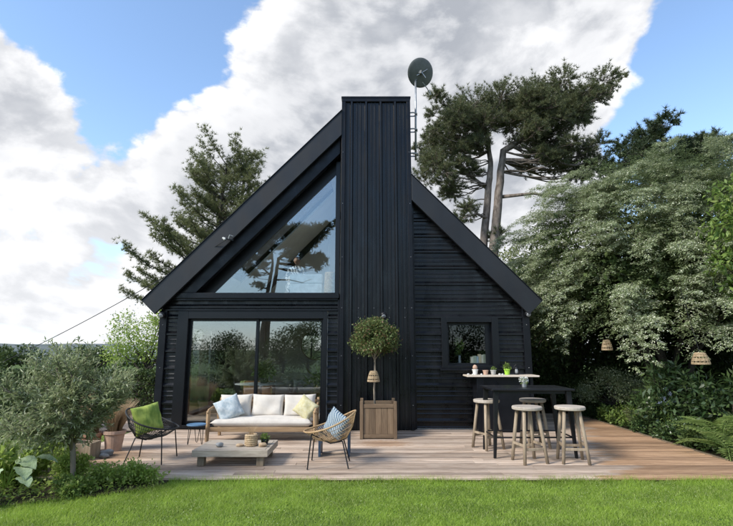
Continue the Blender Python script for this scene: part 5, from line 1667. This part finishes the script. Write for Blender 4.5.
# ---- left bed
BEDL = [((-4.55, 6.55), .30, .34, 'bright leafy perennial in the bed, tight behind the big pale leaves', 'bright_leaf', .085, .05),
        ((-5.15, 6.75), .36, .44, 'bright leafy perennial tall in the bed under the olive branches', 'bright_leaf', .085, .05),
        ((-5.7, 6.3), .38, .40, 'bright leafy perennial farthest from the deck in the left bed', 'bright_leaf', .09, .052),
        ((-4.35, 7.05), .30, .36, 'mid green perennial in the bed before the wooden trough', 'bright_leaf', .07, .036),
        ((-4.95, 7.6), .40, .40, 'mid green perennial beside the wooden trough', 'green_leaf', .07, .036),
        ((-3.75, 6.62), .22, .22, 'low green plant at the foot of the olive trunk', 'bright_leaf', .05, .026),
        ((-3.25, 6.55), .24, .16, 'low leafy plant between the olive trunk and deck edge', 'bright_leaf', .045, .022),
        ((-2.85, 6.52), .20, .13, 'small green plant where the bed meets the deck corner', 'bright_leaf', .045, .022),
        ((-3.42, 6.08), .18, .10, 'dark low herb on the lawn side of the olive trunk', 'green_leaf', .045, .024),
        ((-4.85, 5.92), .26, .16, 'green herb between the big pale leaves and the lawn', 'bright_leaf', .05, .028)]
for i, ((x, y), r, hh, lb_, mm, L_, W_) in enumerate(BEDL):
    leafy('bed_plant', lb_, 'plant', (x, y, -.04), lobes(110 + i, 14, r, r * .8, hh, max(.09, r * .36), hh * .75, -.6), 1500, L_, W_, M[mm], 110 + i, bark=M['green_leaf'], trunk_r=.008, shell=.1, fork=.2)
# big pale leaves
def big_leaf_mesh():
    b = MB(); vs, fs = [], []
    n, m_ = 10, 6
    for i in range(n + 1):
        u = i / n
        wd_ = .5 * math.sin(math.pi * min(1, u * 1.02) ** .75) ** .8 if 0 < u < 1 else .0
        for j in range(-m_ // 2, m_ // 2 + 1):
            v = j / (m_ / 2)
            vs.append((u, v * wd_ * .72 * (1 + .07 * math.sin(u * 22)), .07 * abs(v) * wd_ * 2 - .30 * u * u + .10 * u + .016 * math.sin(u * 20 + abs(v) * 4)))
    for i in range(n):
        for j in range(m_):
            a = i * (m_ + 1) + j
            fs.append((a, a + m_ + 1, a + m_ + 2, a + 1))
    b.add(vs, fs)
    return b.mesh('leaf', M['big_leaf'], True)
blm = big_leaf_mesh()
t = thing('broad_leaf_plant', 'plant with big pale crinkled leaves at the lawn edge of the bed', 'plant', (-4.10, 5.92, .07))
rg = random.Random(2)
LV = [(.0, -.1, .34, .30, 200, 5), (.12, 0, .32, .28, 340, 8), (-.22, -.05, .36, .30, 190, 0), (.22, -.12, .26, .26, 320, 12), (-.1, -.22, .24, .30, 225, 14), (.05, -.24, .26, .24, 290, 10),
      (.28, .05, .33, .24, 15, 6), (-.35, .05, .38, .28, 170, 0), (-.42, -.15, .30, .28, 205, 10), (.10, .12, .40, .26, 80, 4), (-.02, -.36, .16, .28, 240, 16), (-.3, -.3, .22, .30, 215, 12), (.3, -.22, .18, .22, 330, 10), (-.55, -.1, .36, .30, 185, 6)]
for i, (dx, dy, z, ln, az, tilt) in enumerate(LV):
    inst('leaf', blm, t, (dx, dy, z), (R(rg.uniform(-14, 14)), R(tilt), R(az)), (ln, ln, ln))
    b = MB(); b.tube([(0, 0, 0), (dx * .5, dy * .5, z * .7), (dx, dy, z)], .005, 5); b.build('leaf_stalk', M['bright_leaf'], t)

# ---- right bed: ferns, laurel, low plants
def frond_mesh():
    V = []
    P, D, N_, L_ = [], [], [], []
    spine = []
    n = 17
    def sp(u): return np.array([u, 0, .42 * u - .62 * u * u])
    for i in range(1, n):
        u = i / n
        L = .22 * math.sin(math.pi * (u * .80 + .16)) ** .9 * (1.0 if u > .12 else .5)
        for s in (-1, 1):
            base_ = sp(u); dv = np.array([.38, s * 1.0, -.12]); dv /= np.linalg.norm(dv)
            sw = np.array([.004, -s * .002, 0]); tip_ = base_ + dv * L; spine += [base_ - sw, base_ + sw, tip_ + sw * .4, tip_ - sw * .4]
            P.append(base_); D.append(dv); N_.append((.15, 0, 1)); L_.append(L)
    V = leaves(np.array(P), np.array(D), np.array(N_, dtype=float), np.array(L_), np.full(len(L_), .042))
    # midrib
    rib = []
    for i in range(12):
        a, c_ = sp(i / 12), sp((i + 1) / 12); w_ = np.array([0, .006, 0])
        rib += [a - w_, a + w_, c_ + w_ * .8, c_ - w_ * .8]
    return npmesh('frond', np.concatenate([V, np.array(rib), np.array(spine)]), 4, M['fern'])
frm = frond_mesh()
for i, (x, y, sz, nf, lb_) in enumerate(((5.82, 8.25, .92, 12, 'light green fern arching over the deck edge towards the lawn'), (6.15, 8.85, .98, 12, 'taller light green fern under the fern side lantern'), (6.6, 8.2, .95, 11, 'light green fern deeper in the bed, away from the deck'))):
    t = thing('fern', lb_, 'fern', (x, y, .0 + .12 * (i > 0)), 0, 'ferns in the right bed')
    rg = random.Random(30 + i)
    for k in range(nf):
        s_ = sz * rg.uniform(.75, 1.1)
        inst('frond', frm, t, (0, 0, 0), (R(rg.uniform(-12, 12)), R(rg.uniform(-38, -8)), 6.283 * k / nf + rg.uniform(-.25, .25)), (s_, s_, s_))
    b = MB(); b.lathe([(.05, -.2), (.06, 0), (.02, .05)], 8); b.build('crown_base', M['bark_dark'], t)
leafy('laurel_shrub', 'glossy laurel with long leaves standing between the two hanging lanterns', 'shrub', (6.15, 10.3, -.06), lobes(120, 22, .6, .55, .62, .26, .78, -.7), 1500, .15, .052, M['laurel'], 120, trunk_r=.03, shell=.1, up=.4)
leafy('laurel_shrub', 'dark glossy laurel behind the ferns', 'shrub', (7.1, 9.9, -.06), lobes(121, 20, .8, .6, .55, .32, .65, -.7), 1700, .14, .05, M['laurel'], 121, trunk_r=.03, shell=.1)
leafy('soft_shrub', 'soft grey green shrub below the lantern near the house', 'shrub', (6.0, 12.3, -.06), lobes(122, 20, .75, .6, .45, .28, .72, -.7), 4600, .055, .022, M['olive_leaf'], 122, trunk_r=.02, shell=.1, flat=.6)
leafy('soft_shrub', 'mid green shrub at the far corner of the deck', 'shrub', (5.7, 13.9, -.06), lobes(123, 16, .8, .5, .45, .3, .6, -.7), 3000, .07, .03, M['hedge'], 123, trunk_r=.02, shell=.1)
leafy('soft_shrub', 'green shrub at the end of the deck passage beside the house', 'shrub', (4.4, 14.2, -.06), lobes(124, 16, .7, .5, .5, .3, .65, -.7), 3000, .07, .03, M['hedge'], 124, trunk_r=.02, shell=.1)
LOW = [(5.72, 12.9, .28, .22, 'hedge', 'low plant along the deck edge by the far corner shrub'), (5.70, 12.0, .26, .20, 'green_leaf', 'low green plant on the deck edge before the soft grey shrub'), (5.72, 11.2, .28, .24, 'green_leaf', 'low green plant on the deck edge before the variegated leaves'),
       (5.70, 10.3, .26, .22, 'laurel', 'low glossy plant on the deck edge before the laurel'), (5.72, 9.5, .26, .22, 'laurel', 'low glossy plant on the deck edge between laurel and ferns'), (5.70, 8.8, .24, .16, 'hedge', 'low plant on the deck edge just behind the front fern'),
       (5.75, 7.7, .26, .16, 'hedge', 'low plant on the deck edge between the front fern and lawn'), (6.3, 7.4, .35, .24, 'laurel', 'low dark plant below the deeper fern'), (6.3, 11.3, .4, .42, 'laurel', 'mid height glossy plant behind the variegated leaves'), (6.9, 7.6, .4, .3, 'hedge', 'low green plant at the lawn end of the right bed')]
for i, (x, y, r, hh, mm, lb_) in enumerate(LOW):
    leafy('bed_plant', lb_, 'plant', (x, y, -.05), lobes(130 + i, 12, r, r * 1.3, hh, r * .42, hh * .7, -.6), 1100, .07, .032, M[mm], 130 + i, trunk_r=.008, shell=.1, fork=.2)
t = thing('variegated_plant', 'plant with long cream striped leaves at the right deck edge', 'plant', (5.78, 10.85, -.03))
rs = np.random.RandomState(9)
n = 90
a = rs.rand(n) * 6.283
D = np.stack([np.cos(a), np.sin(a), rs.uniform(.2, 1.1, n)], 1)
npobj('foliage', leaves(np.stack([np.cos(a) * .07, np.sin(a) * .07, rs.uniform(.12, .32, n)], 1), D, np.stack([-np.cos(a), -np.sin(a), np.ones(n)], 1), rs.uniform(.18, .30, n), .035), 4, M['variegated'], t)
b = MB()
for k in range(6): b.tube([(0, 0, 0), (.06 * math.cos(k), .06 * math.sin(k), .3)], .006, 5)
b.build('stems', M['green_leaf'], t)
t = thing('blue_flower_plant', 'plant with pale blue flowers before the laurel', 'plant', (5.95, 10.05, -.03))
pts = [(.0, 0, .88), (-.08, -.05, .72), (.06, -.04, .80), (-.14, 0, .60), (-.04, -.08, .62), (.12, 0, .66)]
b = MB()
for p in pts: b.tube([(p[0] * .3, p[1] * .3, 0), (p[0] * .7, p[1] * .7, p[2] * .6), p], .004, 5)
b.build('stems', M['green_leaf'], t)
for k, p in enumerate(pts):
    rs = np.random.RandomState(200 + k); npobj('flower', blob_leaves(rs, [p + (.028,)], 40, .03, .024, shell=.4), 4, M['flower_blue'], t)
rs = np.random.RandomState(210); npobj('foliage', blob_leaves(rs, [(p[0] * .6, p[1] * .6, p[2] * .6, .1) for p in pts], 220, .07, .025, shell=.1), 4, M['green_leaf'], t)

# fallen leaves and ground ivy under the trees
rs = np.random.RandomState(300)
n = 26000
x = rs.uniform(5.46, 11.5, n); y = rs.uniform(6.7, 15.5, n)
P = np.stack([x, y, -.02 + .14 * rs.rand(n)], 1)
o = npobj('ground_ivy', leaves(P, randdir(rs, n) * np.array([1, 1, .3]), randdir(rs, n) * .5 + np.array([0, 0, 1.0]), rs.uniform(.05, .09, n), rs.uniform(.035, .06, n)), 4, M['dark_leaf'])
tag(o, 'dark ivy covering the ground of the right bed', 'ivy', kind='stuff')
n = 22000
x = rs.uniform(-9, -2.6, n); y = rs.uniform(5.6, 9.8, n)
yb = np.interp(x, [-12, -4.2, -3.2, -2.55], [5.42, 5.62, 6.08, 6.5]); k_ = (y > yb) & ~((x > -4.75) & (y > 6.95))
P = np.stack([x, y, -.03 + .08 * rs.rand(n)], 1)[k_]; n = len(P)
o = npobj('ground_cover', leaves(P, randdir(rs, n) * np.array([1, 1, .5]), randdir(rs, n) * .5 + np.array([0, 0, 1.0]), rs.uniform(.04, .07, n), rs.uniform(.02, .035, n)), 4, M['bright_leaf'])
tag(o, 'low green weeds covering the soil of the left bed', 'ground cover', kind='stuff')

# ---- lawn
rs = np.random.RandomState(400)
n = 480000
y = 3.2 + (6.74 - 3.2) * rs.rand(n) ** .9
x = rs.uniform(-1, 1, n) * 6.6
yb = np.interp(x, [-12, -4.2, -3.2, -2.55, -2.5, 5.4, 5.45], [5.40, 5.58, 6.02, 6.46, 6.735, 6.735, 6.6])
keep = (y < yb) & (np.abs(x) < .82 * y + 1.2) & ((rs.rand(n) < .55) | (y > 4.3))
x, y, yb = x[keep], y[keep], yb[keep]; n = len(x)
tall = 1 + 1.6 * rs.rand(n) * (y > yb - .07) + .5 * rs.rand(n) * (y > yb - .2)
patch = .85 + .3 * np.sin(x * 2.1 + 1.5 * np.sin(y * 3)) * np.sin(y * 2.7 + x)
h_ = rs.uniform(.016, .044, n) * tall * patch
a = rs.rand(n) * 6.283; lean = rs.rand(n) * 1.7
D = np.stack([np.cos(a) * lean, np.sin(a) * lean, np.ones(n)], 1)
a2 = rs.rand(n) * 6.283
S = np.stack([np.cos(a2), np.sin(a2), np.zeros(n)], 1) * rs.uniform(.0018, .0040, n)[:, None]
P = np.stack([x, y, np.full(n, -.06)], 1)
V = np.empty((n, 3, 3)); V[:, 0] = P - S; V[:, 1] = P + S; V[:, 2] = P + D * h_[:, None]
V[:, :2, 2] += .0
o = npobj('grass', V.reshape(-1, 3), 3, M['grass'])
tag(o, 'short bright green lawn grass in front of the deck', 'grass', kind='stuff')

# ---- trees across the lawn, seen mirrored in the glass
c = copy_tree(big_pine); c.location = (-9.5, -25.0, -.06); c['label'] = 'pine across the lawn that only shows mirrored in the glass'
c = copy_tree(left_pine); c.location = (5.5, -24.0, -.06); c.rotation_euler = (0, 0, R(80)); c['label'] = 'farther pine across the lawn mirrored beside the first one'
leafy('garden_tree', 'dark round tree across the lawn mirrored in the sliding door', 'tree', (-8.6, -9.5, -.06), lobes(140, 18, 1.5, 1.3, 1.0, .6, 1.5, -.9), 5200, .12, .06, M['dark_leaf'], 140, trunk_r=.1)
leafy('garden_tree', 'dark taller tree across the lawn mirrored beside the door mullion', 'tree', (-3.6, -10.0, -.06), lobes(141, 20, 1.7, 1.3, 1.5, .65, 2.0, -.9), 6200, .12, .06, M['dark_leaf'], 141, trunk_r=.1)
leafy('garden_tree', 'dark tree across the lawn mirrored in the bar window', 'tree', (5.0, -9.0, -.06), lobes(142, 22, 2.6, 1.5, 2.2, .8, 2.4, -.9), 7000, .14, .07, M['dark_leaf'], 142, trunk_r=.12)

for i, (x, y, rx, hh, lb_) in enumerate(((-13.5, -13, 2.4, 1.3, 'end of the dark shrub bank across the lawn, by the sea view'), (-6.2, -15.5, 3.0, 1.5, 'dark shrub bank under the pine across the lawn'), (0.2, -14.5, 3.2, 1.6, 'dark shrub bank opposite the chimney across the lawn'))):
    leafy('garden_shrub', lb_, 'shrub', (x, y, -.06), lobes(150 + i, 24, rx, 1.2, hh, .8, hh * .9, -.9), 6500, .15, .075, M['dark_leaf'], 150 + i, trunk_r=.1)
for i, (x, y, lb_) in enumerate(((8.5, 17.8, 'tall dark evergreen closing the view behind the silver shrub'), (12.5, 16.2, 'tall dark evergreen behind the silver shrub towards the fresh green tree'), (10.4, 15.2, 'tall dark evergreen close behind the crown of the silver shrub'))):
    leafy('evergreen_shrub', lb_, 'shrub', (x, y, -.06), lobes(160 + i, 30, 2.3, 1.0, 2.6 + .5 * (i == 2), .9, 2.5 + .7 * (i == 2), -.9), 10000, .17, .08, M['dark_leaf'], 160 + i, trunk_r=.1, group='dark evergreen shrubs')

# unseen dark bed and ivy, added to darken the reflection in the lower glass
bed([(-14, -10.0), (14, -10.0), (14, -1.2), (-14, -1.2)])
rs = np.random.RandomState(500)
n = 16000
P = np.stack([rs.uniform(-13.5, 13.5, n), rs.uniform(-9.8, -1.3, n), -.02 + .30 * rs.rand(n) ** 1.5], 1)
o = npobj('ground_ivy', leaves(P, randdir(rs, n) * np.array([1, 1, .4]), randdir(rs, n) * .5 + np.array([0, 0, 1.0]), rs.uniform(.10, .18, n), rs.uniform(.06, .11, n)), 4, M['dark_leaf'])
tag(o, 'unseen dark ivy added behind the viewer to darken the door reflection', 'ivy', kind='stuff')

hb = [(-33, 44, 'farthest hedgerow bush on the horizon beyond the olive'), (-28.5, 40, 'hedgerow bush on the horizon beyond the spruce'), (-24.5, 43, 'hedgerow bush on the horizon above the olive crown'), (-20.5, 38, 'hedgerow bush on the horizon left of the blossoming tree'), (-17, 41, 'hedgerow bush showing through the blossoming tree')]
for i, (x, y, lb_) in enumerate(hb):
    leafy('hedgerow_bush', lb_, 'shrub', (x, y, -.06), lobes(170 + i, 14, 2.6, 1.2, .75, .6, .85, -.7), 2600, .22, .13, M['hedge'], 170 + i, trunk_r=.06, group='hedgerow bushes')

# pale clover leaves standing in for light flecks on the lawn, and long blades leaning over the deck edge
rs = np.random.RandomState(410)
n = 26000
y = rs.uniform(3.6, 6.66, n); x = rs.uniform(-6.2, 6.2, n)
cl = np.sin(x * 1.9 + 2 * np.sin(y * 1.3)) * np.sin(y * 2.3 + 1.4 * np.sin(x * .9)) + rs.normal(size=n) * .35
yb = np.interp(x, [-12, -4.2, -3.2, -2.55, -2.5, 5.4], [5.36, 5.54, 5.98, 6.40, 6.66, 6.66])
k_ = (cl > .15) & (y < yb)
P = np.stack([x, y, -.055 + rs.uniform(.018, .036, n)], 1)[k_]; n = len(P)
o = npobj('clover', leaves(P, randdir(rs, n) * np.array([1, 1, .2]), randdir(rs, n) * .35 + np.array([0, 0, 1.0]), rs.uniform(.010, .018, n), rs.uniform(.009, .015, n)), 4, M['clover'])
tag(o, 'small pale clover leaves standing in for light flecks through the lawn', 'clover', kind='stuff')
n = 7000
x = rs.uniform(-2.55, 5.5, n); y = 6.725 - .10 * rs.rand(n) ** 1.6
k_ = np.sin(x * 3.1) + np.sin(x * 7.7 + 1) + np.sin(x * 17) * .7 + rs.normal(size=n) * .6 > -.4
x, y = x[k_], y[k_]; n = len(x)
h_ = rs.uniform(.05, .11, n)
a = rs.rand(n) * 6.283
P = np.stack([x, y, np.full(n, -.06)], 1); S = np.stack([np.cos(a), np.sin(a), np.zeros(n)], 1) * .0026
D = np.stack([rs.normal(size=n) * .35, rs.normal(size=n) * .25 + .12, np.ones(n)], 1)
V = np.empty((n, 3, 3)); V[:, 0] = P - S; V[:, 1] = P + S; V[:, 2] = P + D * h_[:, None]
o = npobj('grass', V.reshape(-1, 3), 3, M['grass'])
tag(o, 'longer uncut grass blades along the deck front edge', 'grass', kind='stuff')
